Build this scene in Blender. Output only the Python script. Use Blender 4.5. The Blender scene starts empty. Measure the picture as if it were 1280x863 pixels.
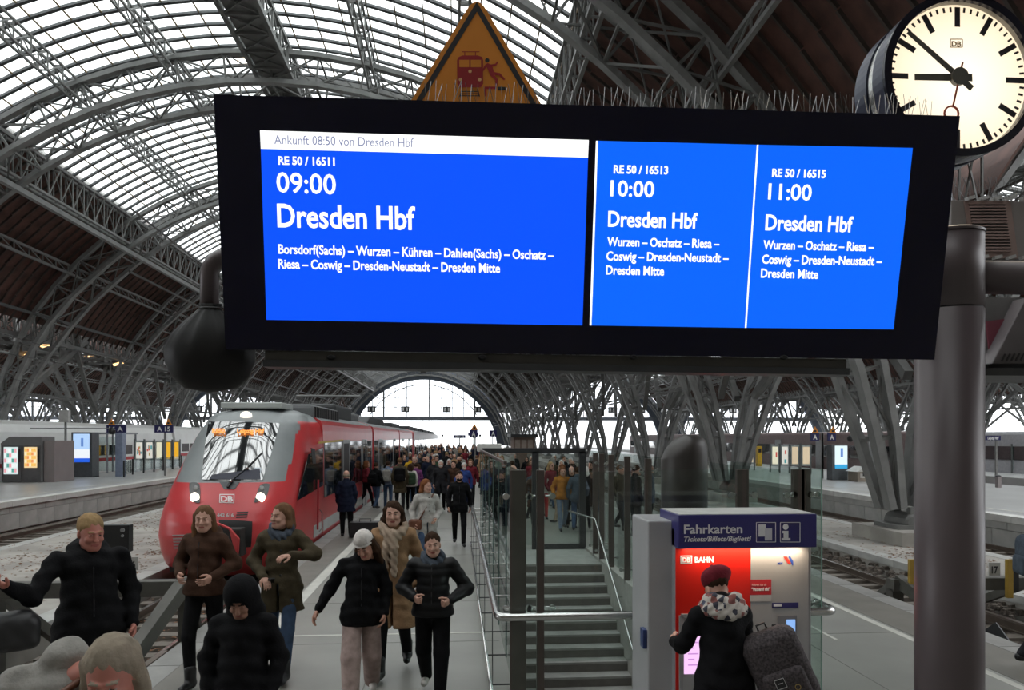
import bpy, bmesh, math, random
import numpy as np
from mathutils import Vector, Matrix, Euler
random.seed(7); np.random.seed(7)
R = math.radians
SC = bpy.context.scene
COL = SC.collection
# ---------------------------------------------------------------- camera
F = 924.0; CAMZ = 2.7; HZ = 547.0; YAW = math.atan(70/F)
cam_d = bpy.data.cameras.new('camera'); cam = bpy.data.objects.new('camera', cam_d); COL.objects.link(cam)
cam_d.sensor_width = 36; cam_d.lens = F*36/1280; cam_d.shift_y = (HZ-431.5)/1280
cam_d.clip_end = 900; cam_d.clip_start = .05
cam.location = (0, 0, CAMZ); cam.rotation_euler = (R(90), 0, -YAW)
SC.camera = cam
# ---------------------------------------------------------------- world, exposure, sun
EXPO = 1.3
EM = 2**-EXPO
SC.view_settings.view_transform = 'Standard'; SC.view_settings.look = 'None'
SC.view_settings.gamma = 1; SC.view_settings.use_curve_mapping = False
SC.view_settings.exposure = EXPO
w = bpy.data.worlds.new('overcast_sky'); SC.world = w; w.use_nodes = True
nt = w.node_tree; bg = nt.nodes['Background']
tc = nt.nodes.new('ShaderNodeTexCoord'); sp = nt.nodes.new('ShaderNodeSeparateXYZ'); cr = nt.nodes.new('ShaderNodeValToRGB')
nt.links.new(tc.outputs['Generated'], sp.inputs[0]); nt.links.new(sp.outputs['Z'], cr.inputs[0]); nt.links.new(cr.outputs[0], bg.inputs['Color'])
cr.color_ramp.elements[0].position = 0.0; cr.color_ramp.elements[0].color = (.88, .92, .96, 1)
cr.color_ramp.elements[1].position = .6; cr.color_ramp.elements[1].color = (.97, .99, 1, 1)
bg.inputs['Strength'].default_value = 1.38
# ---------------------------------------------------------------- pixel -> world
cs, sn = math.cos(YAW), math.sin(YAW)
def ray(u, v):
    a = (u-640)/F; b = (HZ-v)/F
    return Vector((sn+a*cs, cs-a*sn, b))
def P(u, v, Y):
    d = ray(u, v); t = Y/d.y
    return Vector((0, 0, CAMZ)) + d*t
def G(u, v, z=0.0):
    d = ray(u, v); t = (z-CAMZ)/d.z
    return Vector((0, 0, CAMZ)) + d*t
def S(u, v, X):
    d = ray(u, v); t = X/d.x
    return Vector((0, 0, CAMZ)) + d*t
# ---------------------------------------------------------------- materials
MATS = {}
def mat(name, col, rough=.6, metal=0, var=.12, scale=6, emit=0, bump=0, spec=.5, stripes=None):
    if name in MATS: return MATS[name]
    m = bpy.data.materials.new(name); MATS[name] = m; m.use_nodes = True
    n = m.node_tree.nodes; l = m.node_tree.links; b = n['Principled BSDF']
    b.inputs['Roughness'].default_value = rough; b.inputs['Metallic'].default_value = metal
    b.inputs['Specular IOR Level'].default_value = spec
    c = (*col, 1)
    if emit:
        b.inputs['Base Color'].default_value = (col[0]*.3, col[1]*.3, col[2]*.3, 1)
        b.inputs['Emission Color'].default_value = c; b.inputs['Emission Strength'].default_value = emit*EM
        return m
    t = n.new('ShaderNodeTexCoord'); no = n.new('ShaderNodeTexNoise'); no.inputs['Scale'].default_value = scale; no.inputs['Detail'].default_value = 5
    l.new(t.outputs['Object'], no.inputs['Vector'])
    mx = n.new('ShaderNodeMix'); mx.data_type = 'RGBA'
    mx.inputs[6].default_value = tuple(max(0, x*(1-var)) for x in col)+(1,); mx.inputs[7].default_value = tuple(min(1, x*(1+var)) for x in col)+(1,)
    mr = n.new('ShaderNodeMapRange'); mr.inputs[1].default_value = .3; mr.inputs[2].default_value = .7
    l.new(no.outputs['Fac'], mr.inputs[0]); l.new(mr.outputs[0], mx.inputs[0]); l.new(mx.outputs[2], b.inputs['Base Color'])
    if bump:
        bp = n.new('ShaderNodeBump'); bp.inputs['Strength'].default_value = bump; bp.inputs['Distance'].default_value = .02
        n2 = n.new('ShaderNodeTexNoise'); n2.inputs['Scale'].default_value = scale*5; n2.inputs['Detail'].default_value = 6
        l.new(t.outputs['Object'], n2.inputs['Vector']); l.new(n2.outputs['Fac'], bp.inputs['Height']); l.new(bp.outputs[0], b.inputs['Normal'])
    return m
def glassmat(name, tint, gloss=.12, rough=.02):
    if name in MATS: return MATS[name]
    m = bpy.data.materials.new(name); MATS[name] = m; m.use_nodes = True
    n = m.node_tree.nodes; l = m.node_tree.links; n.remove(n['Principled BSDF']); o = n['Material Output']
    tr = n.new('ShaderNodeBsdfTransparent'); tr.inputs[0].default_value = (*tint, 1)
    gl = n.new('ShaderNodeBsdfGlossy'); gl.inputs['Roughness'].default_value = rough
    lw = n.new('ShaderNodeLayerWeight'); lw.inputs[0].default_value = .5; fr = n.new('ShaderNodeMath'); fr.operation = 'POWER'; fr.inputs[1].default_value = 5; l.new(lw.outputs['Facing'], fr.inputs[0])
    ml = n.new('ShaderNodeMath'); ml.operation = 'MULTIPLY'; ml.inputs[1].default_value = .6; l.new(fr.outputs[0], ml.inputs[0]); fr = ml
    ad = n.new('ShaderNodeMath'); ad.operation = 'ADD'; ad.inputs[1].default_value = gloss; ad.use_clamp = True
    mx = n.new('ShaderNodeMixShader'); l.new(fr.outputs[0], ad.inputs[0]); l.new(ad.outputs[0], mx.inputs[0])
    l.new(tr.outputs[0], mx.inputs[1]); l.new(gl.outputs[0], mx.inputs[2]); l.new(mx.outputs[0], o.inputs[0])
    return m
def skyglass():
    m = bpy.data.materials.new('roof_glass'); m.use_nodes = True; n = m.node_tree.nodes; l = m.node_tree.links; n.remove(n['Principled BSDF'])
    a = n.new('ShaderNodeBsdfTransparent'); a.inputs[0].default_value = (.93, .95, .94, 1)
    b = n.new('ShaderNodeBsdfTranslucent'); b.inputs[0].default_value = (.9, .92, .9, 1)
    x = n.new('ShaderNodeMixShader'); x.inputs[0].default_value = .25
    l.new(a.outputs[0], x.inputs[1]); l.new(b.outputs[0], x.inputs[2]); l.new(x.outputs[0], n['Material Output'].inputs[0]); return m
M_SKYGLASS = skyglass()
M_GLASS = glassmat('balustrade_glass', (.91, .955, .94), .03)
M_WGLASS = glassmat('gable_glass', (.95, .97, 1), 0)
M_SHGLASS = glassmat('shelter_glass', (.82, .88, .88), .1)
M_STEEL = mat('painted_steel', (.13, .132, .127), .55, 0, .2, 2)
M_STEEL2 = mat('pale_steel', (.19, .193, .19), .5, 0, .2, 2)
M_BAR = mat('skylight_bar', (.075, .08, .085), .6)
M_RUST = mat('rusty_bar', (.17, .12, .06), .7)
M_WOOD = mat('roof_boards', (.085, .038, .028), .8, 0, .45, 1.5)
M_RAFT = mat('rafter_brown', (.05, .038, .032), .8)
M_VALLEY = mat('valley_roof', (.10, .105, .115), .8)
M_FLOOR = mat('platform_floor', (.225, .222, .203), .38, 0, .12, .9, bump=.05)
M_FLOOR2 = mat('far_platform_floor', (.38, .385, .385), .35, 0, .1, .6)
M_KERB = mat('kerb_stone', (.25, .245, .235), .6, 0, .2, 2, bump=.1)
M_MID = mat('worn_concrete', (.30, .285, .26), .8, 0, .3, .9, bump=.25)
M_CONC = mat('concrete_panel', (.38, .38, .365), .8, 0, .2, 1.5, bump=.15)
M_BALL = mat('ballast', (.12, .10, .085), .95, 0, .7, 9, bump=1)
M_RAIL = mat('rail_steel', (.16, .13, .11), .4, .6)
M_SLEEP = mat('sleeper', (.16, .14, .12), .9)
M_LEAF = mat('dry_leaf', (.19, .085, .04), .8, 0, .5, 3)
M_WHITE = mat('white_line', (.50, .49, .45), .6, 0, .1, 3)
M_INOX = mat('stainless', (.55, .55, .54), .25, 1, .1, 4)
M_POST = mat('brown_post', (.11, .088, .08), .35, .5)
M_DARK = mat('dark_frame', (.04, .042, .045), .4, .3)
M_BLACK = mat('black_rubber', (.01, .01, .011), .5)
M_PURP = mat('mauve_pipe', (.095, .074, .078), .4, .1, .05, .6)
# ---------------------------------------------------------------- mesh builder
class MB:
    def __init__(s): s.v = []; s.f = []; s.mi = []
    def quad(s, a, b, c, d, mi=0):
        n = len(s.v); s.v += [tuple(a), tuple(b), tuple(c), tuple(d)]; s.f.append((n, n+1, n+2, n+3)); s.mi.append(mi)
    def poly(s, pts, mi=0):
        n = len(s.v); s.v += [tuple(p) for p in pts]; s.f.append(tuple(range(n, n+len(pts)))); s.mi.append(mi)
    def hexa(s, p, mi=0):
        n = len(s.v); s.v += [tuple(q) for q in p]
        for f in ((0,3,2,1),(4,5,6,7),(0,1,5,4),(1,2,6,5),(2,3,7,6),(3,0,4,7)): s.f.append(tuple(n+i for i in f)); s.mi.append(mi)
    def box(s, x0, x1, y0, y1, z0, z1, mi=0):
        s.hexa([(x0,y0,z0),(x1,y0,z0),(x1,y1,z0),(x0,y1,z0),(x0,y0,z1),(x1,y0,z1),(x1,y1,z1),(x0,y1,z1)], mi)
    def bar(s, a, b, w, h=None, up=(0,0,1), mi=0):
        a = Vector(a); b = Vector(b); h = h or w; d = (b-a)
        if d.length < 1e-6: return
        d.normalize(); u = Vector(up)
        if abs(d.dot(u)) > .98: u = Vector((1, 0, 0))
        x = d.cross(u).normalized()*w/2; y = x.cross(d).normalized()*h/2
        s.hexa([a-x-y, a+x-y, a+x+y, a-x+y, b-x-y, b+x-y, b+x+y, b-x+y], mi)
    def tube(s, pts, r, n=10, caps=True, mi=0):
        pts = [Vector(p) for p in pts]; rs = r if isinstance(r, (list, tuple)) else [r]*len(pts)
        base = len(s.v); up = None
        for i, p in enumerate(pts):
            d = (pts[min(i+1, len(pts)-1)]-pts[max(i-1, 0)]).normalized()
            if up is None: up = Vector((0, 0, 1)) if abs(d.z) < .9 else Vector((1, 0, 0))
            x = d.cross(up).normalized(); y = x.cross(d).normalized(); up = y
            for k in range(n):
                t = 2*math.pi*k/n; q = p+(x*math.cos(t)+y*math.sin(t))*rs[i]; s.v.append(tuple(q))
        for i in range(len(pts)-1):
            for k in range(n):
                a = base+i*n+k; b = base+i*n+(k+1) % n; s.f.append((a, b, b+n, a+n)); s.mi.append(mi)
        if caps:
            s.f.append(tuple(base+k for k in range(n))[::-1]); s.mi.append(mi)
            s.f.append(tuple(base+(len(pts)-1)*n+k for k in range(n))); s.mi.append(mi)
    def lathe(s, prof, c=(0,0,0), n=24, mi=0):
        base = len(s.v)
        for r, z in prof:
            for k in range(n):
                t = 2*math.pi*k/n; s.v.append((c[0]+r*math.cos(t), c[1]+r*math.sin(t), c[2]+z))
        for i in range(len(prof)-1):
            for k in range(n):
                a = base+i*n+k; b = base+i*n+(k+1) % n; s.f.append((a, b, b+n, a+n)); s.mi.append(mi)
        s.f.append(tuple(base+k for k in range(n))[::-1]); s.mi.append(mi)
        s.f.append(tuple(base+(len(prof)-1)*n+k for k in range(n))); s.mi.append(mi)
    def prism(s, poly, off, mi=0):
        poly = [Vector(p) for p in poly]; off = Vector(off); n = len(s.v); k = len(poly)
        s.v += [tuple(p) for p in poly]+[tuple(p+off) for p in poly]
        s.f.append(tuple(range(n, n+k))); s.mi.append(mi); s.f.append(tuple(range(n+k, n+2*k))[::-1]); s.mi.append(mi)
        for i in range(k): j = (i+1) % k; s.f.append((n+i, n+k+i, n+k+j, n+j)); s.mi.append(mi)
    def mesh(s, name, m, smooth=False):
        me = bpy.data.meshes.new(name); me.from_pydata(s.v, [], s.f)
        for x in (m if isinstance(m, (list, tuple)) else [m]): me.materials.append(x)
        if any(s.mi): me.polygons.foreach_set('material_index', s.mi)
        if smooth: me.polygons.foreach_set('use_smooth', [True]*len(me.polygons))
        bm = bmesh.new(); bm.from_mesh(me); bmesh.ops.recalc_face_normals(bm, faces=bm.faces); bm.to_mesh(me); bm.free()
        return me
    def build(s, name, m, parent=None, smooth=False, bevel=0, **kw):
        me = s.mesh(name, m, smooth)
        o = link(name, me, parent)
        if smooth == 'auto' or (smooth and kw.get('auto')):
            pass
        if bevel:
            b = o.modifiers.new('b', 'BEVEL'); b.width = bevel; b.segments = 2; b.limit_method = 'ANGLE'
        return o
def link(name, me, parent=None, loc=None):
    o = bpy.data.objects.new(name, me); COL.objects.link(o)
    if parent is not None:
        o.parent = parent
        # meshes are written in world coordinates: undo the parent's placement
        if parent.get('_w') is not None and parent.parent is None and loc is None:
            o.matrix_parent_inverse = Matrix.Translation(-Vector(parent['_w']))
    if loc is not None: o.location = loc
    return o
def fin_props():
    for o in bpy.data.objects:
        if '_w' in o: del o['_w']
def tag(o, label=None, cat=None, group=None, kind=None):
    if label: o['label'] = label
    if cat: o['category'] = cat
    if group: o['group'] = group
    if kind: o['kind'] = kind
    return o
def thing(name, label, cat, loc=(0,0,0), group=None):
    """Empty at the thing's base; children are written in world coordinates and parented under it."""
    o = bpy.data.objects.new(name, None); COL.objects.link(o); o.location = loc; o.empty_display_size = .1
    o['_w'] = list(loc); tag(o, label, cat, group); return o
def child(o, name, me, mw=None):
    """child sharing mesh data, given in the parent's own space"""
    c = bpy.data.objects.new(name, me); COL.objects.link(c); c.parent = o
    if mw is not None: c.matrix_local = mw
    return c
def struct(o): o['kind'] = 'structure'; return o
def copy_tree(o, parent=None):
    c = o.copy(); COL.objects.link(c)
    if parent is not None: c.parent = parent
    for ch in list(o.children): copy_tree(ch, c)
    return c
def bez(p0, p1, p2, n=6):
    p0, p1, p2 = Vector(p0), Vector(p1), Vector(p2)
    return [p0*(1-t)**2+p1*2*t*(1-t)+p2*t*t for t in [i/n for i in range(n+1)]]
def text(name, s, o, xa, ya, cap, width, m, parent=None, bold=0, depth=.002, align='L', shear=0):
    """text as mesh: o = left end of baseline, xa/ya unit axes, cap = height of a capital, width = length of the line (None: natural)"""
    cu = bpy.data.curves.new(name, 'FONT'); cu.body = s; cu.size = 1; cu.extrude = .01; cu.offset = bold; cu.resolution_u = 3; cu.shear = shear
    t = bpy.data.objects.new(name, cu); COL.objects.link(t)
    dg = bpy.context.evaluated_depsgraph_get(); me = bpy.data.meshes.new_from_object(t.evaluated_get(dg))
    bpy.data.objects.remove(t); bpy.data.curves.remove(cu)
    co = np.empty(len(me.vertices)*3); me.vertices.foreach_get('co', co); co = co.reshape(-1, 3)
    x0, x1 = co[:, 0].min(), co[:, 0].max(); cy = .73
    sx = (width/(x1-x0)) if width else cap/cy*.9; sy = cap/cy
    xa = Vector(xa).normalized(); ya = Vector(ya).normalized(); za = xa.cross(ya).normalized(); o = Vector(o)
    X = np.array(xa); Y = np.array(ya); Z = np.array(za)
    ox = -x0 if align == 'L' else -(x0+x1)/2
    out = np.array(o)+np.outer((co[:, 0]+ox)*sx, X)+np.outer(co[:, 1]*sy, Y)+np.outer(co[:, 2]/.01*depth, Z)
    me.vertices.foreach_set('co', out.ravel()); me.update(); me.materials.clear(); me.materials.append(m); me.name = name
    return link(name, me, parent)
# ================================================================ THE HALL
HX = -8.1; RAD = 21.1; ZC = -1.3; LEGS = [-29.2, 13.0, 55.2, -71.4, 97.4]; PITCH = 13.8; Y0 = 20.6; NB = 12; YEND = Y0+PITCH*NB
BAYS = list(range(-2, NB))
SPAN = 42.2
FOOT_T = math.asin((.7-ZC)/RAD)
def arcp(t, r):   # t = angle from horizontal; returns dx, z
    return r*math.cos(t), ZC+r*math.sin(t)
def depth_at(t):
    return .45+.85*min(1, max(0, (t-FOOT_T)/.7))
def arch_meshes():
    chords = []; web = MB(); n = 30
    ts = [FOOT_T+(math.pi-2*FOOT_T)*i/n for i in range(n+1)]
    tt = [min(t, math.pi-t) for t in ts]
    for yo in (-1, 1):
        ys = [yo*(.25+.95*min(1, (a-FOOT_T)/.5)) for a in tt]
        for k in (0, 1):
            mb = MB(); pts = []
            for t, a, y in zip(ts, tt, ys):
                r = RAD-.15-(depth_at(a) if k else 0)
                if k and a < FOOT_T+.01: r = RAD-.45
                dx, z = arcp(t, r); pts.append(Vector((dx, y, z)))
            for i in range(n): 
                rad = Vector((pts[i].x, 0, pts[i].z-ZC)).normalized()
                mb.bar(pts[i], pts[i+1], .34, .2, up=rad)
            chords.append((mb, pts))
    for s in (0, 2):
        o, i_ = chords[s][1], chords[s+1][1]
        for i in range(n):
            web.bar(o[i], i_[i+1], .065); web.bar(i_[i], o[i+1], .05); web.bar(o[i], i_[i], .085)
    for k in (0, 1):
        a, b = chords[k][1], chords[2+k][1]
        for i in range(0, n, 1):
            web.bar(a[i], b[i], .08)
            if i % 2: web.bar(a[i], b[i+1 if i < n else i], .07)
            else: web.bar(a[min(i+1, n)], b[i], .07)
    return [c[0].mesh('chord', M_STEEL2) for c in chords], web.mesh('lattice', M_STEEL)
ch_me, web_me = arch_meshes()
ORD = ['first', 'second', 'third', 'fourth', 'fifth', 'sixth', 'seventh', 'eighth', 'ninth', 'tenth', 'eleventh', 'twelfth', 'thirteenth', 'fourteenth', 'fifteenth', 'sixteenth', 'seventeenth', 'eighteenth', 'nineteenth', 'twentieth']
HN = {0: 'middle', -1: 'left', 1: 'right', -2: 'outer left', 2: 'outer right'}
for h in (0, -1, 1, -2, 2):
    for k in range(NB+1):
        if h < 0 and k < 1 or (abs(h) == 2 and k < 2): continue
        y = Y0+PITCH*k
        t = thing('roof_arch', f'grey steel lattice arch of the {HN[h]} hall, {ORD[k]} row from the display board', 'arch', (HX+SPAN*h, y, 0), 'lattice arches carrying the hall roofs')
        for c in ch_me: child(t, 'chord', c)
        child(t, 'lattice', web_me)
# hinge blocks and foot joints, one per leg
hb = MB(); hb.box(-.85, .85, -1.3, 1.3, -.6, .38)
hj = MB(); hj.lathe([(.22, -.55), (.3, -.5), (.3, .5), (.22, .55)], (0, 0, 0), 14)
hj.v = [(x, z, y+.55) for x, y, z in hj.v]; hj.box(-.55, .55, -.6, .6, .36, .5)
for q in (-.42, .42): hj.box(-.12, .12, q-.1, q+.1, .4, 1.0)
hb_me = hb.mesh('block', M_MID); hj_me = hj.mesh('hinge', M_STEEL)
# longitudinal bracing between neighbouring legs of a row: big crossed box struts with plates, rising from the hinges
def row_meshes():
    p = []
    for sgn in (-1, 1):
        for side in (0, 1):
            m = MB(); y0, y1 = (0, PITCH) if side == 0 else (PITCH, 0); ym = PITCH/2
            e = .35 if side == 0 else -.35
            def X(z): return sgn*max(.15, (21.1-math.sqrt(max(0, 21.1**2-(z-ZC)**2)))*.75)
            pts = [(X(5.0)*1.1, y0+e*3, 4.6), (X(7), y0+(ym-y0)*.55, 6.6), (X(9.2), ym, 9.0), (X(12.5), ym+(y1-ym)*.55, 12.6)]
            for a, b in zip(pts, pts[1:]):
                m.bar(Vector(a), Vector(b), .26, .32)
            p.append(m.mesh('strut', M_STEEL))
    lat = MB()
    for sgn in (-1, 1):
        x = sgn*2.4
        # deep valley girder, lattice
        for z in (9.0, 12.4): lat.bar((x, 0, z), (x, PITCH, z), .2, .25)
        n = 14
        for i in range(n):
            a, b = PITCH*i/n, PITCH*(i+1)/n
            lat.bar((x, a, 9.0), (x, b, 12.4), .05); lat.bar((x, b, 9.0), (x, a, 12.4), .05); lat.bar((x, a, 9), (x, a, 12.4), .06)
        x = sgn*.5
        lat.bar((x, 0, 5.6), (x, PITCH, 5.6), .12)
    for i in range(5):
        y = PITCH*i/4
        for z in (9.0, 12.4): lat.bar((-2.4, y, z), (2.4, y, z), .16)
        lat.bar((-2.4, y, 9), (2.4, y, 12.4), .08); lat.bar((2.4, y, 9), (-2.4, y, 12.4), .08)
    gus = MB(); gus.box(-1.2, 1.2, PITCH/2-.7, PITCH/2+.7, 8.75, 9.15)
    for sgn in (-1, 1): gus.prism([(sgn*1.35, PITCH/2-.9, 8.2), (sgn*1.35, PITCH/2+.9, 8.2), (sgn*1.35, PITCH/2+.5, 9.8), (sgn*1.35, PITCH/2-.5, 9.8)], (.1*sgn, 0, 0))
    return p, lat.mesh('lattice', M_STEEL), gus.mesh('gusset_plate', M_STEEL)
st_me, lat_me, gus_me = row_meshes()
RN = {0: 'left', 1: 'right', 2: 'far right', 3: 'far left', 4: 'outermost right'}
for ri, X in enumerate(LEGS):
    for k in range(0 if ri < 3 else 2, NB+1):
        y = Y0+PITCH*k
        t = thing('pier_block', f'concrete block with steel hinge under the {ORD[k]} leg of the {RN[ri]} row', 'block', (X, y, -.3 if ri < 2 else 0), 'blocks under the arch legs')
        child(t, 'block', hb_me); child(t, 'hinge', hj_me)
        if k == NB: break
        t = thing('cross_bracing', f'crossed steel struts between the {ORD[k]} and {ORD[k+1]} legs of the {RN[ri]} row', 'bracing', (X, y, 0), 'crossed bracing between the arch legs')
        for s_ in st_me: child(t, 'strut', s_)
        child(t, 'lattice', lat_me); child(t, 'gusset_plate', gus_me)
# ---- roofs
def arcpt(dx, r=RAD+.25):
    return ZC+math.sqrt(r*r-dx*dx)
def shell(x0, x1, n, m, thick=.12, y1=PITCH, r=RAD+.45):
    mb = MB()
    for i in range(n):
        a = x0+(x1-x0)*i/n; b = x0+(x1-x0)*(i+1)/n; za, zb = arcpt(a, r), arcpt(b, r)
        mb.hexa([(a, 0, za), (b, 0, zb), (b, y1, zb), (a, y1, za), (a, 0, za+thick), (b, 0, zb+thick), (b, y1, zb+thick), (a, y1, za+thick)])
    return mb.mesh('timber_boarding', m)
wood = [shell(12, 18.4, 10, M_WOOD), shell(-18.4, -12, 10, M_WOOD)]
raf = MB()
for sgn in (-1, 1):
    for j in range(16):
        y = PITCH*(j+.5)/16
        for i in range(7):
            a = sgn*(12+6.4*i/7); b = sgn*(12+6.4*(i+1)/7)
            raf.bar((a, y, arcpt(a)+.05), (b, y, arcpt(b)+.1), .08, .1)
raf_me = raf.mesh('rafter', M_RAFT)
bars = MB(); rust = MB(); NR, NC = 16, 22
def colx(c): 
    t = math.asin(12/RAD); return RAD*math.sin(-t+2*t*c/NC)
for j in range(NR+1):
    y = PITCH*j/NR
    for i in range(NC):
        a, b = colx(i), colx(i+1); bars.bar((a, y, arcpt(a)+.06), (b, y, arcpt(b)+.06), .17, .1)
for i in range(NC+1):
    a = colx(i); rust.bar((a, 0, arcpt(a)+.06), (a, PITCH, arcpt(a)+.06), .05, .06)
bars_me = bars.mesh('glazing_bar', M_BAR); rust_me = rust.mesh('glazing_bead', M_RUST)
def purlin(depth, wch, n=12, double=True):
    m = MB(); L = PITCH
    xs = (-.18, .18) if double else (0,)
    for x in xs:
        for z in (0, -depth): m.bar((x, 0, z), (x, L, z), wch, wch*.9)
    for i in range(n):
        a, b = L*i/n, L*(i+1)/n; x = xs[0]
        m.bar((x, a, 0), (x, b, -depth), .045); m.bar((x, b, 0), (x, b, -depth), .055)
        if double:
            m.bar((-x, b, 0), (-x, a, -depth), .045); m.bar((-x, b, 0), (-x, b, -depth), .055)
            m.bar((x, b, 0), (-x, b, 0), .06); m.bar((x, b, -depth), (-x, b, -depth), .06)
    return m.mesh('purlin', M_STEEL2)
pu_small, pu_big, pu_low = purlin(.75, .09), purlin(1.7, .13, 12), purlin(.5, .14, 10, False)
cw = MB()
for x in (-.75, .75):
    for z in (0, -1.1): cw.bar((x, 0, z), (x, PITCH, z), .16, .2)
    for i in range(10):
        a, b = PITCH*i/10, PITCH*(i+1)/10
        cw.bar((x, a, 0), (x, b, -1.1), .07); cw.bar((x, b, 0), (x, a, -1.1), .07); cw.bar((x, b, 0), (x, b, -1.1), .1)
for i in range(10):
    a, b = PITCH*i/10, PITCH*(i+1)/10
    cw.bar((-.75, a, -1.1), (.75, b, -1.1), .06); cw.bar((.75, a, -1.1), (-.75, b, -1.1), .06); cw.bar((-.75, b, -1.1), (.75, b, -1.1), .1)
cw.box(-.62, .62, 0, PITCH, -1.02, -.98)
cw_me = cw.mesh('catwalk_girder', M_STEEL)
pane = MB(); pane_all = MB()
def pane_pts(r, c, g=.03, t=.02):
    a, b = colx(c)+g, colx(c+1)-g; y0, y1 = PITCH*r/NR+.07, PITCH*(r+1)/NR-.07; o = .1
    za, zb = arcpt(a)+o, arcpt(b)+o
    return [(a, y0, za), (b, y0, zb), (b, y1, zb), (a, y1, za)], t
pane_me = []
for c in range(NC):
    m = MB(); q, t = pane_pts(0, c); m.hexa(q+[(x, y, z+t) for x, y, z in q]); pane_me.append(m.mesh('glass_pane', M_SKYGLASS))
def panes_stuff(cells, name='glass_panes'):
    m = MB()
    for r, c in cells: q, t = pane_pts(r, c); m.quad(*q)
    return m.mesh(name, M_SKYGLASS)
full = panes_stuff([(r, c) for r in range(NR) for c in range(NC)])
ceil_roots = {}
for h in (0, -1, 1, -2, 2):
    root = bpy.data.objects.new('ceiling', None); COL.objects.link(root); struct(root); root.location = (HX+SPAN*h, 0, 0)
    for k in BAYS:
        if h and k < 0 or (abs(h) == 2 and k < 1): continue
        y = Y0+PITCH*k; T = Matrix.Translation((0, y, 0))
        for wm in wood: child(root, 'timber_boarding', wm, T)
        child(root, 'rafters', raf_me, T)['kind'] = 'stuff'
        child(root, 'glazing_bars', bars_me, T)['kind'] = 'stuff'; child(root, 'glazing_beads', rust_me, T)['kind'] = 'stuff'
        for dx in (-8.4, -4.3, 4.3, 8.4): child(root, 'purlin', pu_small, Matrix.Translation((dx, y, arcpt(dx)-.15)))
        for dx in (-12, 12): child(root, 'purlin', pu_big, Matrix.Translation((dx, y, arcpt(dx)-.1)))
        for dx in (-15.4, 15.4): child(root, 'purlin', pu_low, Matrix.Translation((dx, y, arcpt(dx)-.3)))
        for dx in (-14, 14): 
            pass
        child(root, 'catwalk_girder', cw_me, Matrix.Translation((0, y, arcpt(0)-.1)))
        single = set()
        if h == 0 and k == 0: single = {(r, c) for r in range(7, NR) for c in range(0, NC) if c > 1 and not 17 < c}
        if h == 0 and k == 1: single = {(r, c) for r in range(NR) for c in range(0, 10)}
        if single:
            for r, c in sorted(single): child(root, 'glass_pane', pane_me[c], Matrix.Translation((0, y+PITCH*r/NR, 0)))
            child(root, 'glass_panes', panes_stuff([(r, c) for r in range(NR) for c in range(NC) if (r, c) not in single]), T)['kind'] = 'stuff'
        else: child(root, 'glass_panes', full, T)['kind'] = 'stuff'
# long pipe rail running under the left boarding
# valley roofs between the halls
vl = MB(); vl.box(-2.9, 2.9, 0, PITCH, 12.55, 12.75); vl_me = vl.mesh('valley_deck', M_VALLEY)
vr = bpy.data.objects.new('ceiling', None); COL.objects.link(vr); struct(vr)
for X in LEGS:
    for k in BAYS if abs(X-13) < 60 else range(1, NB): child(vr, 'valley_deck', vl_me, Matrix.Translation((X, Y0+PITCH*k, 0)))
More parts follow.
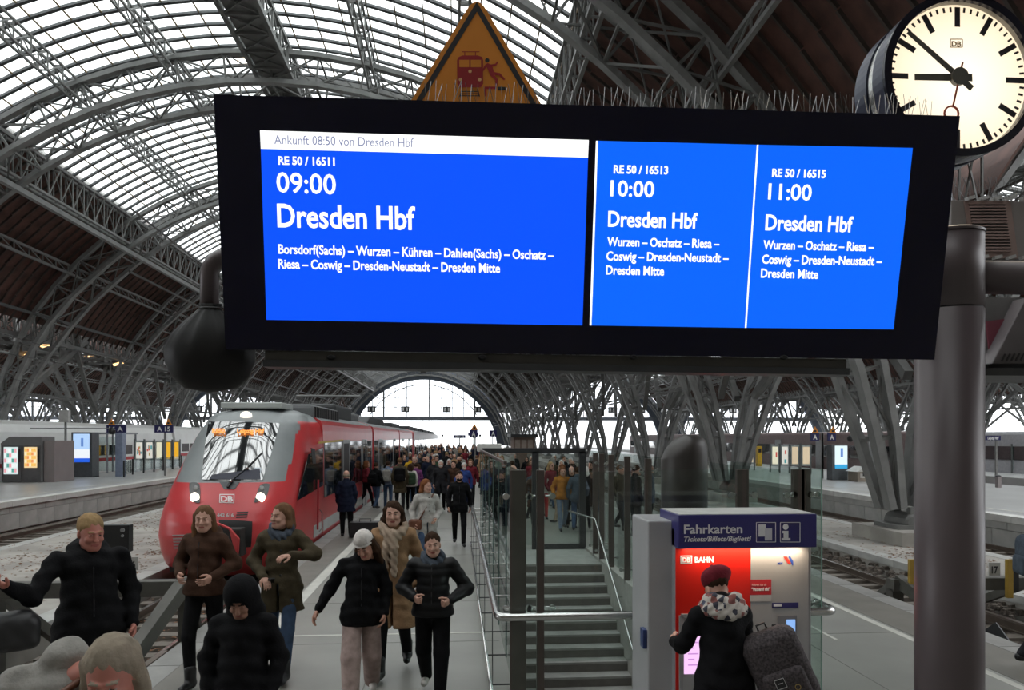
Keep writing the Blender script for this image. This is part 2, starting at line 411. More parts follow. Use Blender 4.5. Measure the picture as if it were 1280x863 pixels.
# ---- gables at the far end (one per hall): ring wall, glazing with mullions
def gable(h, ordn):
    X = HX+SPAN*h; Y = YEND+1.5
    root = bpy.data.objects.new(f'wall_gable_{HN[h]}', None); COL.objects.link(root); root.location = (X, Y, 0); struct(root)
    n = 48; ro, ri, zb = RAD+.6, 18.6, 7.9
    m = MB()
    t0i = math.asin((zb-ZC)/ri); t0o = math.asin((zb-ZC)/ro)
    t00 = FOOT_T
    for i in range(n):
        a = t00+(math.pi-2*t00)*i/n; b = t00+(math.pi-2*t00)*(i+1)/n
        pa, pb = arcp(a, ri), arcp(b, ri); qa, qb = arcp(a, ro), arcp(b, ro)
        m.hexa([(pa[0], 0, pa[1]), (qa[0], 0, qa[1]), (qa[0], .8, qa[1]), (pa[0], .8, pa[1]), (pb[0], 0, pb[1]), (qb[0], 0, qb[1]), (qb[0], .8, qb[1]), (pb[0], .8, pb[1])])
    child(root, 'arch_ring', m.mesh('arch_ring', mat('gable_ring', (.07, .085, .11), .6)))
    m = MB(); m.box(-19.6, 19.6, -.4, .5, zb-.9, zb); child(root, 'transom_beam', m.mesh('transom_beam', mat('gable_beam', (.09, .10, .12), .6)))
    fm = MB(); xs = [-18.6+37.2*i/13 for i in range(14)]
    zt = lambda x: ZC+math.sqrt(max(0, ri*ri-x*x))
    for i, x in enumerate(xs[1:-1]):
        w_ = .42 if i % 4 == 2 else .2
        child(root, 'mullion', (lambda q: (q.box(x-w_/2, x+w_/2, -.12, .2, zb, zt(x)), q.mesh('mullion', M_BAR))[1])(MB()))
    for z in (10.2, 12.6, 15.0):
        hw = math.sqrt(ri*ri-(z-ZC)**2); fm.box(-hw, hw, -.06, .1, z-.07, z+.07)
    for i in range(26):
        x = -18.6+37.2*i/26
        if zt(x) > zb+.3: fm.box(x-.04, x+.04, -.03, .05, zb, zt(x))
    r2 = 15.5
    for i in range(n):
        a = math.pi*i/n; b = math.pi*(i+1)/n
        pa = (r2*math.cos(a), -.9+r2*math.sin(a)+1.4); pb = (r2*math.cos(b), -.9+r2*math.sin(b)+1.4)
        if min(pa[1], pb[1]) > zb: fm.bar((pa[0], 0, pa[1]), (pb[0], 0, pb[1]), .18, .22)
    child(root, 'glazing_bar', fm.mesh('glazing_bar', M_BAR))
    g = MB()
    for i in range(13):
        a, b = xs[i]+.1, xs[i+1]-.1; za, zb2 = zt(a), zt(b)
        if max(za, zb2) < zb+.2: continue
        q = MB(); q.poly([(a, .05, zb), (b, .05, zb), (b, .05, max(zb, zb2)), (a, .05, max(zb, za))]); child(root, 'glass_pane', q.mesh('glass_pane', M_WGLASS))
    # track number boards hanging on the beam
    for i, x in enumerate((-13.0, -4.6, 5.8, 13.5)):
        q = MB(); q.box(x-1, x+1, -.7, -.5, 8.9, 10.4); s_ = thing('track_number_board', f'{ORD[i]} dark number box from the left hanging in front of the {HN[h]} gable window', 'sign', (X+x, Y-.6, 9), 'number boxes on the gable windows')
        b_ = MB(); b_.box(-1, 1, -.1, .1, 0, 1.5); child(s_, 'case', b_.mesh('case', M_DARK))
        for j in (-.5, .45):
            b_ = MB(); b_.box(j-.18, j+.18, -.14, -.1, .3, 1.2); child(s_, 'panel', b_.mesh('panel', mat('off_white', (.6, .6, .6), .5)))
for h in (0, -1, 1, -2, 2): gable(h, 0)
# walls closing the place behind the camera and at the sides
def wallbox(name, x0, x1, y0, y1, z0, z1, m):
    q = MB(); q.box(x0, x1, y0, y1, z0, z1); o = q.build(name, m); struct(o); return o
M_STONE = mat('sandstone_wall', (.22, .20, .17), .85, 0, .2, .4, bump=.2)
wallbox('wall_back', -112, 139, -8.5, -7.4, -.6, 22, M_STONE)
wallbox('wall_left', -115, -114, -8, YEND, -.6, 3.4, M_STONE)
wallbox('wall_right', 141, 142, -8, YEND, -.6, 3.4, M_STONE)
# ================================================================ GROUND, PLATFORMS, TRACKS
YB, YF = -7.4, 260
q = MB(); q.box(-114, .55, YB, YF, -1.2, -.78); q.box(3.3, 141, YB, YF, -1.2, -.78); q.box(.55, 3.3, YB, 6.9, -1.2, -.78); q.box(.55, 3.3, 17.7, YF, -1.2, -.78); struct(q.build('floor_trackbed', M_BALL))
def plat(name, x0, x1, z, m, side=M_CONC, kerbs=(1, 1), y0=YB, y1=YF, yk=(7, 60)):
    q = MB(); q.box(x0+.02, x1-.02, y0, y1, -1.1, z); o = q.build(name, [m]); struct(o); return o
def kerb_run(parent, x, w_, z, y0, y1, L, m=M_KERB, th=.16, name='kerb_stone'):
    q = MB(); q.box(-w_/2, w_/2, .008, L-.008, -th, .006); me = q.mesh(name, m)
    y = y0
    while y < y1: child(parent, name, me, Matrix.Translation((x, y, z))); y += L
# stairwell opening in our platform: x .65..3.15, y 7.3..18
fl = MB(); SX0, SX1, SY0, SY1 = .62, 3.2, 7.35, 17.6
M2 = M_FLOOR
fl.box(-3.25, SX0, YB, YF, -1.1, 0); fl.box(SX1, 6.95, YB, YF, -1.1, 0); fl.box(SX0, SX1, YB, SY0, -1.1, 0); fl.box(SX0, SX1, SY1, YF, -1.1, 0)
floor = fl.build('floor_platform', M2); struct(floor)
kerb_run(floor, -3.43, .36, 0, -1, 60, 1.0); kerb_run(floor, 7.13, .36, 0, -1, 60, 1.0)
q = MB(); q.box(-3.6, -3.25, 60, YF, -.2, .004); q.box(6.95, 7.3, 60, YF, -.2, .004); q.box(-3.5, -3.25, YB, YF, -1.1, -.12); q.box(6.95, 7.2, YB, YF, -1.1, -.12); struct(q.build('floor_edge', M_KERB))
for nm, x0, x1 in (('platform_line', -2.66, -2.48), ('platform_line', 6.02, 6.13)):
    q = MB(); q.box(x0, x1, YB, 220, 0, .004); q.build(nm, M_WHITE, floor)
q = MB(); q.box(-2.48, .35, 10.2, 10.26, 0, .004); q.build('platform_line', M_WHITE, floor)
q = MB(); q.box(5.03, 5.08, 9.5, 12.2, 0, .004); q.build('platform_line', M_WHITE, floor)
# floor slab joints (shallow recessed dark strips between wide slabs)
q = MB()
for i in range(-2, 40):
    for (a, b) in ((-2.46, SX0-.05), (SX1+.3, 5.98)):
        q.box(a, b, 5+i*2.4, 5.012+i*2.4, 0, .002)
for x in (-1.0, 4.6): q.box(x, x+.012, YB, 100, 0, .002)
o = q.build('slab_joints', mat('joint', (.165, .163, .15), .8), floor); o['kind'] = 'stuff'
q = MB(); q.box(-3.25, -2.7, YB, 90, 0, .003); q.build('edge_strip', mat('strip_brown', (.155, .145, .128), .55, 0, .15, 2), floor)
q = MB(); q.box(6.2, 6.95, YB, 90, 0, .003); q.build('edge_strip', MATS['strip_brown'], floor)
# stairs
st = bpy.data.objects.new('floor_stairs', None); COL.objects.link(st); struct(st)
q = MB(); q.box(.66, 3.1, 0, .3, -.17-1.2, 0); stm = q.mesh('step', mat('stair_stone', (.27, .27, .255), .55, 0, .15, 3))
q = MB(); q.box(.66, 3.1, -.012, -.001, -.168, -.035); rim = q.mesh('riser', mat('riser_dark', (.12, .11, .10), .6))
for i in range(1, 26):
    y = 15.6-.3*i
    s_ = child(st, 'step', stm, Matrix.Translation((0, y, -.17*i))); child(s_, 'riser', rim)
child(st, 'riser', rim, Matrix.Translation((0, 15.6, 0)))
q = MB(); q.box(.66, 3.1, 15.6, SY1, -1.1, 0); child(st, 'landing', q.mesh('landing', MATS['stair_stone']))
q = MB(); q.box(SX0-.05, .66, 6.9, SY1, -5.4, -.02); child(st, 'stair_cheek', q.mesh('stair_cheek', mat('cheek_concrete', (.30, .29, .27), .8)))
q = MB(); q.box(3.1, SX1+.1, 6.9, SY1, -5.4, .06); child(st, 'stair_cheek', q.mesh('stair_cheek', MATS['cheek_concrete']))
q = MB(); q.box(.66, 3.1, 7.0, 7.35, -5.4, -.9); q.box(.66, 3.1, 7.0, 9, -5.5, -4.4); child(st, 'landing', q.mesh('landing', MATS['cheek_concrete']))
# neighbouring platforms
MIDZ = -.3
def midplat(name, x0, x1):
    q = MB(); nx, ny = 8, 60
    o = plat(name, x0, x1, MIDZ, M_MID)
    kerb_run(o, x0+.2, .4, MIDZ, 6, 50, 1.6, M_CONC); kerb_run(o, x1-.2, .4, MIDZ, 6, 50, 1.6, M_CONC)
    return o
ml = midplat('floor_service_left', -12.4, -6.6); mr = midplat('floor_service_right', 10.6, 13.85)
LZ = .33; RZ = .3
pl = plat('floor_far_left', -24.0, -16.4, LZ, M_FLOOR2); pr = plat('floor_far_right', 16.75, 27.8, RZ, M_FLOOR2)
plat('floor_outer_left', -58, -31.5, LZ, M_FLOOR2); plat('floor_outer_right', 33, 52, RZ, M_FLOOR2); plat('floor_distant_right', 58, 138, RZ, M_FLOOR2); plat('floor_distant_left', -112, -60, LZ, M_FLOOR2)
plat('floor_service_row_left', -31.5, -27.4, MIDZ, M_MID)
def walls_panels(root, x, zt, y0, y1, sgn):
    # two rows of concrete panels, joints open
    a = MB(); a.box(-.06*sgn if sgn > 0 else 0, .06 if sgn > 0 else .06, .012, 1.788, 0, .01)
    def pm(h, L): 
        m = MB(); m.box(-.05, .05, .012, L-.012, .01, h-.01); return m.mesh('wall_panel', M_CONC)
    up, lo = pm(.3, 2.4), pm(.62, 1.2)
    y = y0; i = 0
    while y < y1: child(root, 'wall_panel', up, Matrix.Translation((x, y, zt-.42))); y += 2.4
    y = y0+.6
    while y < y1: child(root, 'wall_panel', lo, Matrix.Translation((x+.03*sgn, y, zt-1.04))); y += 1.2
walls_panels(pl, -16.38, LZ, 14, 70, 1); walls_panels(pr, 16.7, RZ, 14, 60, -1)
for root, x, z, sg in ((pl, -16.4, LZ, 1), (pr, 16.75, RZ, -1)):
    kerb_run(root, x-sg*.12, .5, z+.02, 12, 72, 1.5, mat('white_kerb', (.62, .62, .60), .6, 0, .1, 3), .2, 'edge_stone')
    q = MB(); q.box(x-.1-.35*sg-.12, x+.1-.35*sg+.0, 72, YF, z-.05, z+.006); q.build('edge_line', M_WHITE, root)
    q = MB(); q.box(x-sg*1.3-.06, x-sg*1.3+.06, YB, YF, z, z+.005); q.build('edge_line', M_WHITE, root)
# tracks
q = MB()
q.hexa([(-.036, 0, 0), (.036, 0, 0), (.036, 1, 0), (-.036, 1, 0), (-.036, 0, .04), (.036, 0, .04), (.036, 1, .04), (-.036, 1, .04)])
def track(label, x, y0, y1, zr, nsl=60, g=True):
    t = thing('railway_track', label, 'track', (x, y0, zr), 'tracks between the platforms')
    for s_ in (-.7175, .7175):
        m = MB(); m.box(s_-.036, s_+.036, 0, y1-y0, -.045, 0); m.box(s_-.012, s_+.012, 0, y1-y0, -.13, -.045); m.box(s_-.07, s_+.07, 0, y1-y0, -.15, -.13)
        r_ = child(t, 'rail', m.mesh('rail', M_RAIL))
        m = MB(); m.box(s_-.03, s_+.03, 0, y1-y0, 0, .002); child(r_, 'polished_head', m.mesh('polished_head', mat('rail_top', (.35, .33, .31), .25, .9)))
    m = MB(); m.box(-1.25, 1.25, -.12, .12, -.27, -.15); sl = m.mesh('sleeper', M_SLEEP)
    n = min(int((y1-y0)/.62), nsl)
    for i in range(n): child(t, 'sleeper', sl, Matrix.Translation((0, .3+i*.62, 0)))
    m = MB()
    i = n
    while .3+i*.62 < min(y1-y0, 150): y = .3+i*.62; m.box(-1.25, 1.25, y-.12, y+.12, -.27, -.15); i += 1
    if m.v: child(t, 'sleepers', m.mesh('sleepers', M_SLEEP))['kind'] = 'stuff'
    # ballast, bumpy bed
    m = MB(); nx = 12; ny = int(min(60, y1-y0)/.22); b0 = len(m.v)
    for j in range(ny+1):
        for i_ in range(nx+1):
            xx = -1.6+3.2*i_/nx; m.v.append((xx, j*.22, -.24+random.uniform(-.04, .045)-.25*max(0, abs(xx)-1.25)))
    for j in range(ny):
        for i_ in range(nx): a = b0+j*(nx+1)+i_; m.f.append((a, a+1, a+nx+2, a+nx+1)); m.mi.append(0)
    m.box(-1.4, 1.4, ny*.22, y1-y0, -.4, -.22)
    child(t, 'ballast', m.mesh('ballast', M_BALL))['kind'] = 'stuff'
    return t
RAILZ = -.5
track('rusty track under the red train, ending at the buffer with sign 16', -5.1, 6.5, 240, RAILZ, 40)
track('rusty empty track below the panelled wall of the left platform', -13.92, 8, 240, RAILZ, 80)
track('track right of our platform, ending at the buffer with sign 17', 8.92, 9, 240, RAILZ, 60)
track('empty track beneath the wall of the far right platform', 15.25, 12, 240, RAILZ, 60)
track('track under the white train at the left', -25.8, 10, 240, RAILZ, 20)
track('track beyond the far right platform', 30, 30, 240, RAILZ, 10)
# fallen leaves strewn on the worn service platforms
m = MB()
def leaves(x0, x1, y0, y1, n, z, cl=None):
    for _ in range(n):
        if random.random() < .6 and cl: cx, cy, r_ = random.choice(cl); x = cx+random.gauss(0, r_*.6); y = cy+random.gauss(0, r_)
        else: x = random.uniform(x0, x1); y = y0+(y1-y0)*random.random()**1.3
        if not (x0 < x < x1 and y0 < y < y1): continue
        a = random.random()*6.28; s_ = random.uniform(.025, .06); c_, d_ = math.cos(a)*s_, math.sin(a)*s_
        zz = z+.006; m.quad((x-c_, y-d_, zz), (x+d_*.6, y-c_*.6, zz+.012), (x+c_, y+d_, zz+.004), (x-d_*.6, y+c_*.6, zz+.01))
leaves(-12.3, -6.7, 9, 45, 2600, MIDZ, [(random.uniform(-12, -7), random.uniform(10, 30), random.uniform(.3, .9)) for _ in range(22)])
leaves(10.7, 13.7, 12, 45, 900, MIDZ, [(random.uniform(10.8, 13.5), random.uniform(16, 34), random.uniform(.3, .9)) for _ in range(10)])
leaves(-6.3, -4, 8, 16, 900, -.68)
o = m.build('fallen_leaves', M_LEAF); tag(o, 'brown dry leaves strewn on the worn concrete beside the tracks', 'leaves', kind='stuff')
# rubble along the foot of the right service platform
q = MB()
for _ in range(900):
    x = random.uniform(9.95, 10.55); y = random.uniform(12, 40); s_ = random.uniform(.03, .09); z = -.72+(x-9.95)*.35
    p_ = [(x+random.uniform(-s_, s_)*.3+a*s_, y+b*s_, z+c*s_*.7+random.uniform(-.01, .01)) for a, b, c in ((-1,-1,-1),(1,-1,-1),(1,1,-1),(-1,1,-1),(-.7,-.7,1),(.7,-.7,1),(.7,.7,1),(-.7,.7,1))]
    q.hexa(p_)
tag(q.build('rubble', M_BALL), 'brown stony rubble heaped along the edge right of the track', 'rubble', kind='stuff')
# ================================================================ DEPARTURE DISPLAY BOARD
BT, BB = 3.12, 3.27           # depth of top / bottom edge
pt = P(733, 131, BT); pb = P(725, 443, BB)
bn = (pb-pt); bn.x = 0; BY = -bn.normalized(); BX = Vector((1, 0, 0)); BZ = BX.cross(BY)   # BZ points to the viewer's side or back
if BZ.y > 0: BZ = -BZ
def B(u, v, off=0):
    d = ray(u, v); o = Vector((0, 0, CAMZ)); q = pt+BZ*off; t = (q-o).dot(BZ)/d.dot(BZ); return o+d*t
board = thing('departure_board', 'big black departure display with three blue panels hanging over the platform', 'display board', tuple(pb))
tl, tr, bl, br = B(267, 118), B(1200, 145), B(282, 437), B(1168, 450)
M_BEZ = mat('bezel_glass', (.004, .004, .018), .06, 0, .05, 3, spec=.35)
M_HOUS = mat('display_housing', (.03, .03, .034), .4, .3)
x0 = min(tl.x, bl.x); 
q = MB(); q.prism([tl, tr, br, bl], BZ*-.008); q.build('front_glass', M_BEZ, board)
q = MB(); q.prism([p-BZ*.009 for p in (tl, tr, br, bl)], BZ*-.2); q.build('housing', M_HOUS, board, bevel=.01)
M_BLUE = mat('screen_blue', (.0, .085, 1.0), emit=1.0); M_WH = mat('screen_white', (1, 1, 1), emit=1.25); M_INK = mat('screen_ink', (.22, .25, .42), emit=.9)
M_BLUE2 = mat('screen_blue_light', (.0, .13, 1.0), emit=1.0)
def quadpx(name, pts, m, par, off=.0015, th=.001):
    q = MB(); q.prism([B(u, v, off) for u, v in pts], BZ*-th); return q.build(name, m, par)
s1 = quadpx('screen', [(326, 186), (735, 197), (728, 407), (333, 400)], M_BLUE, board)
s2 = quadpx('screen', [(325, 163), (736, 175), (735, 197), (326, 186)], M_WH, board)
s3 = quadpx('screen', [(747, 176), (946, 181), (931, 410), (739, 407)], M_BLUE2, board)
s4 = quadpx('screen', [(948, 181), (1141, 185), (1117, 412), (933, 410)], M_BLUE2, board)
quadpx('divider_line', [(745, 176), (747.5, 176), (739.5, 407), (737, 407)], M_WH, board)
quadpx('divider_line', [(946, 181), (948.3, 181), (933.3, 410), (931, 410)], M_WH, board)
s1['label'] = 'left blue screen with the 09:00 departure'; s2['label'] = 'white strip with the arrival notice'
s3['label'] = 'middle blue screen with the 10:00 departure'; s4['label'] = 'right blue screen with the 11:00 departure'
def line(s, u0, v0, u1, v1, cap, m, par, bold=0):
    a = B(u0, v0, .003); b = B(u1, v1, .003); c = B(u0, v0-cap, .003)
    text('lettering', s, a, b-a, BY, (c-a).length, (b-a).length, m, par, bold, .0004)
for a in [('Ankunft 08:50 von Dresden Hbf', 343, 180, 517, 184, 12, M_INK, s2, 0),
    ('RE 50 / 16511', 348, 205.5, 418.5, 207, 10.5, M_WH, s1, .03), ('09:00', 346, 240, 420, 243, 26, M_WH, s1, .012),
    ('Dresden Hbf', 347, 283.5, 519, 287, 30, M_WH, s1, .02),
    ('Borsdorf(Sachs) – Wurzen – Kühren – Dahlen(Sachs) – Oschatz –', 348, 317, 692, 324.5, 12, M_WH, s1, .022),
    ('Riesa – Coswig – Dresden-Neustadt – Dresden Mitte', 348, 335.5, 625, 341, 12, M_WH, s1, .022),
    ('RE 50 / 16513', 767, 216.5, 835, 217.8, 10.5, M_WH, s3, .03), ('10:00', 763, 245, 817.5, 246.5, 20.5, M_WH, s3, .015),
    ('Dresden Hbf', 760, 283, 871.5, 285.5, 20, M_WH, s3, .022), ('Wurzen – Oschatz – Riesa –', 759, 307.5, 899, 310, 11.5, M_WH, s3, .022),
    ('Coswig – Dresden-Neustadt –', 758, 325.5, 910.5, 328, 11.5, M_WH, s3, .022), ('Dresden Mitte', 757.5, 343, 830, 344.5, 11.5, M_WH, s3, .022),
    ('RE 50 / 16515', 965, 221, 1032, 222.5, 10.5, M_WH, s4, .03), ('11:00', 960, 249, 1014, 250.5, 20.5, M_WH, s4, .015),
    ('Dresden Hbf', 956.5, 287.5, 1065.5, 290, 20, M_WH, s4, .022), ('Wurzen – Oschatz – Riesa –', 954, 311.5, 1092, 314, 11.5, M_WH, s4, .022),
    ('Coswig – Dresden-Neustadt –', 952.5, 329.5, 1102, 332, 11.5, M_WH, s4, .022), ('Dresden Mitte', 951, 347, 1022.5, 348.5, 11.5, M_WH, s4, .022)]:
    line(*a)
# bird spikes along the top edge
M_WIRE = mat('spike_wire', (.16, .16, .16), .3, .8)
q = MB(); q.tube([(0, 0, 0), (.012, 0, .105)], .0013, 4); q.tube([(0, 0, 0), (-.014, .012, .1)], .0013, 4); spk = [q.mesh('spike', M_WIRE)]
q = MB(); q.tube([(0, 0, 0), (.022, .01, .1)], .0013, 4); q.tube([(0, .01, 0), (-.004, .02, .115)], .0013, 4); spk.append(q.mesh('spike', M_WIRE))
for i in range(64):
    f = .27+.72*i/64; p = tl.lerp(tr, f)-BZ*random.uniform(.03, .12)
    c = child(board, 'spike', spk[i % 2], Matrix.Translation(p-pb)@Matrix.Rotation(random.uniform(-.3, .3), 4, 'Z')@Matrix.Rotation(random.uniform(-.15, .15), 4, 'Y'))
# lamp rail slung under the board
lr = thing('light_rail', 'slim dark light rail slung under the departure display', 'lamp', tuple(P(690, 452, 3.3)))
a, b = P(335, 441, 3.34), P(1050, 452, 3.34)
q = MB(); q.bar(a+Vector((0, 0, -.018)), b+Vector((0, 0, -.018)), .12, .045); q.build('rail_body', mat('lamp_rail', (.05, .047, .042), .4, .3), lr, bevel=.004)
q = MB(); q.bar(a+Vector((0, -.02, -.055)), b+Vector((0, -.02, -.055)), .13, .03); q.build('rail_base', M_DARK, lr)
for u in (414, 603, 792, 980):
    p = P(u, 447, 3.27); q = MB(); q.lathe([(.016, -.006), (.02, 0), (.012, .01)], (0, 0, 0), 12); q.v = [(x+p.x, -z+p.y+.0, y*.6+p.z) for x, y, z in q.v]; q.build('screw_knob', M_BLACK, lr)
# ================================================================ PIPE FRAME
pc = P(1186, 547, 3.62); PR = .158
pil = thing('support_pillar', 'thick round mauve metal pillar holding up the departure display', 'pillar', (pc.x, pc.y, 0))
q = MB(); ztop = P(1186, 291, 3.62).z; zj = P(1186, 388, 3.62).z
q.lathe([(PR, 0), (PR, zj-.004)], (pc.x, pc.y, 0), 48); o = q.build('lower_tube', M_PURP, pil, True)
q = MB(); q.lathe([(PR-.006, zj-.006), (PR-.006, zj+.006)], (pc.x, pc.y, 0), 48); q.build('joint_ring', M_DARK, pil, True)
q = MB(); q.lathe([(PR, zj+.004), (PR, ztop-.02)], (pc.x, pc.y, 0), 48); q.build('upper_tube', M_PURP, pil, True)
q = MB(); q.lathe([(PR+.004, ztop-.02), (PR+.004, ztop-.008), (PR-.01, ztop)], (pc.x, pc.y, 0), 48); q.build('cap', M_PURP, pil)
q = MB(); q.lathe([(PR+.06, 0), (PR+.06, .02), (PR, .04)], (pc.x, pc.y, 0), 40); q.build('base_ring', M_DARK, pil)
za = P(1230, 347, 3.62).z; q = MB(); q.tube([(pc.x+.12, pc.y, za), (pc.x+1.6, pc.y, za)], .085, 24); q.build('side_arm', M_PURP, pil, True)
q = MB(); q.tube([(pc.x-.1, pc.y, za-.05), (pc.x-2.9, pc.y, za-.05)], .05, 16); q.build('back_arm', M_PURP, pil, True)
for u in (500, 950):
    p = P(u, 330, 3.55); q = MB(); q.box(p.x-.05, p.x+.05, 3.33, 3.66, za-.12, za+.02); q.build('board_bracket', M_DARK, pil)
# left hook pipe and black-bagged fixture
h0 = P(272, 392, 3.55); arm = []
p0 = P(262, 385, 3.6); p1 = P(262, 345, 3.6); p2 = P(263, 322, 3.6); p3 = P(290, 322, 3.6)
hook = thing('hook_pipe', 'bent mauve pipe hooking down beside the left end of the display', 'pipe', tuple(p0))
q = MB(); q.tube([p0-Vector((0, 0, .05)), p1]+bez(p1, p2, p3, 8)[1:]+[p3+Vector((.5, 0, 0))], .043, 20); q.build('tube', M_PURP, hook, True)
bag = thing('bagged_fixture', 'black plastic bag tied over a round fixture under the hook pipe', 'wrapped fixture', tuple(P(262, 488, 3.55)))
cen = P(263, 438, 3.55)
def blob(center, prof, n, f, name, m, par):
    q = MB(); base = []
    for j, (r, z) in enumerate(prof):
        for k in range(n):
            t = 2*math.pi*k/n; rr = r*f(t, j); q.v.append((center[0]+rr*math.cos(t), center[1]+rr*math.sin(t)*.55, center[2]+z+.03*r*math.sin(t*2+1)))
    for j in range(len(prof)-1):
        for k in range(n): a_ = j*n+k; b_ = j*n+(k+1) % n; q.f.append((a_, b_, b_+n, a_+n)); q.mi.append(0)
    q.f.append(tuple(range(n))[::-1]); q.mi.append(0); q.f.append(tuple((len(prof)-1)*n+k for k in range(n))); q.mi.append(0)
    return q.build(name, m, par, True)
M_BAG = mat('bin_liner', (.006, .0055, .0055), .5, 0, .1, 3, bump=0, spec=.3)
blob(cen, [(.03, -.195), (.12, -.18), (.175, -.13), (.203, -.06), (.2, 0), (.165, .07), (.115, .13), (.06, .18), (.045, .2), (.052, .215)], 40,
     lambda t, j: 1+.07*math.sin(t*11+j*.35)*min(1, max(0, j-3)/3)+.025*math.sin(3*t+j*.8)+.015*math.sin(7*t-j), 'bag', M_BAG, bag)
q = MB(); c0 = cen+Vector((0, 0, .195)); q.tube([(c0.x+.047*math.cos(t*.5236), c0.y+.028*math.sin(t*.5236), c0.z) for t in range(13)], .006, 6); q.build('tie_string', M_BLACK, bag)
# ================================================================ WARNING TRIANGLE
WY = 3.42; wa = P(596, 1, WY); wl = P(520.5, 124, WY); k_ = (wa.z-wl.z); sl_ = (wa.x-wl.x)/k_
HT = P(596, 1, WY).z-P(596, 150, WY).z
def tri(inset, y, rr):
    ax, az = wa.x, wa.z+.035-inset*2.0; bz = wa.z-HT+inset; hw = (az-bz)*sl_
    pts = [Vector((ax, y, az)), Vector((ax+hw, y, bz)), Vector((ax-hw, y, bz))]; out = []
    for i in range(3):
        p = pts[i]; a_ = (pts[i-1]-p).normalized(); b_ = (pts[(i+1) % 3]-p).normalized()
        out += bez(p+a_*rr, p, p+b_*rr, 6) if rr else [p]
    return out
sgn = thing('warning_sign', 'orange triangular warning sign with tram and falling figure above the display', 'sign', (wa.x, WY, wa.z-HT))
M_ORG = mat('sign_orange', (.72, .25, .02), .45, 0, .06, 6); M_SBLK = mat('sign_black', (.018, .016, .02), .5); M_SRED = mat('sign_red', (.36, .015, .02), .45)
q = MB(); q.prism(tri(0, WY, .09), (0, .012, 0)); q.build('plate', M_ORG, sgn)
q = MB(); o_, i_ = tri(.022, WY-.0015, .03), tri(.045, WY-.0015, 0)
o3, i3 = tri(.02, WY-.0015, 0), tri(.043, WY-.0015, 0)
for i in range(3): q.quad(o3[i], o3[(i+1) % 3], i3[(i+1) % 3], i3[i])
q.build('border', M_SBLK, sgn)
def W(u, v, dy=-.003): return P(u, v, WY+dy)
def zu(x, y): return (500+x/6.395, y/6.393)     # coordinates read in the enlarged crop
def wpoly(name, pts, m, par=sgn, dy=-.003):
    q = MB(); q.poly([W(*zu(x, y), dy) for x, y in pts]); return q.build(name, m, par)
tram = wpoly('tram_symbol', [(470, 455), (500, 443), (620, 443), (655, 455), (664, 480), (664, 670), (645, 698), (480, 698), (458, 670), (456, 480)], M_SRED)
for x0_, x1_ in ((474, 553), (565, 648)): wpoly('window_mark', [(x0_, 478), (x1_, 478), (x1_, 536), (x0_, 536)], M_ORG, tram, -.004)
for cx, cy in ((483, 636), (560, 570), (637, 636)): wpoly('lamp_mark', [(cx+14*math.cos(a*.6283), cy+14*math.sin(a*.6283)) for a in range(10)], mat('sign_lamp', (.8, .45, .2), .5), tram, -.004)
for pts in ([(495, 410), (635, 410), (635, 417), (495, 417)], [(514, 412), (521, 412), (521, 445), (514, 445)], [(600, 412), (607, 412), (607, 445), (600, 445)]): wpoly('pantograph_mark', pts, M_SRED, tram)
for pts in ([(492, 712), (500, 712), (484, 772), (474, 772)], [(614, 712), (622, 712), (640, 772), (630, 772)], [(484, 728), (630, 728), (630, 735), (484, 735)], [(480, 745), (634, 745), (634, 751), (480, 751)], [(476, 762), (638, 762), (638, 769), (476, 769)]): wpoly('rail_mark', pts, M_SBLK, tram)
fg = wpoly('falling_figure', [(683, 515), (700, 505), (728, 515), (762, 510), (778, 490), (786, 497), (770, 523), (738, 528), (750, 575), (800, 585), (842, 632), (832, 642), (792, 603), (755, 600), (782, 632), (776, 684), (760, 684), (762, 640), (722, 602), (705, 560), (690, 535), (662, 575), (655, 570), (672, 530)], M_SRED)
wpoly('head_mark', [(697+18*math.cos(a*.6283), 482+18*math.sin(a*.6283)) for a in range(10)], M_SBLK, fg)
for pts, m in (([(678, 692), (770, 692), (770, 712), (692, 712), (692, 770), (678, 770)], M_SRED), ([(780, 694), (843, 694), (843, 720), (780, 720)], M_SBLK)): wpoly('platform_mark', pts, m)
q = MB(); q.box(wa.x-.03, wa.x+.03, WY+.013, WY+.05, wa.z-HT-.35, wa.z-.12); q.build('mounting_post', M_DARK, sgn)
# ================================================================ STATION CLOCK
CY = 4.25; cc = P(1199, 96, CY); CR = (P(1286, 96, CY).x-cc.x)
ck = thing('station_clock', 'large round illuminated station clock with white dial, top right', 'clock', (cc.x, CY, cc.z-CR))
M_NAVY = mat('clock_navy', (.03, .035, .065), .3, .3); M_CRIM = mat('clock_rim', (.012, .013, .025), .25, .3)
def disc(name, r0, r1, y0, y1, m, par=ck, n=64, smooth=False):
    q = MB(); q.lathe([(r0, 0), (r1, y1-y0)], (0, 0, 0), n); q.v = [(cc.x+x, y0+z, cc.z+y) for x, y, z in q.v]; return q.build(name, m, par, smooth)
def ring(name, ri, ro, y0, y1, m, par=ck, n=72):
    q = MB(); q.v = []
    for (r, y) in ((ri, y0), (ro, y0), (ro, y1), (ri, y1)):
        for k in range(n): t = 2*math.pi*k/n; q.v.append((cc.x+r*math.cos(t), y, cc.z+r*math.sin(t)))
    for s_ in range(4):
        for k in range(n): a_ = s_*n+k; b_ = s_*n+(k+1) % n; c_ = ((s_+1) % 4)*n; q.f.append((a_, b_, c_+(k+1) % n, c_+k)); q.mi.append(0)
    o = q.build(name, m, par, False); return o
CD = .30
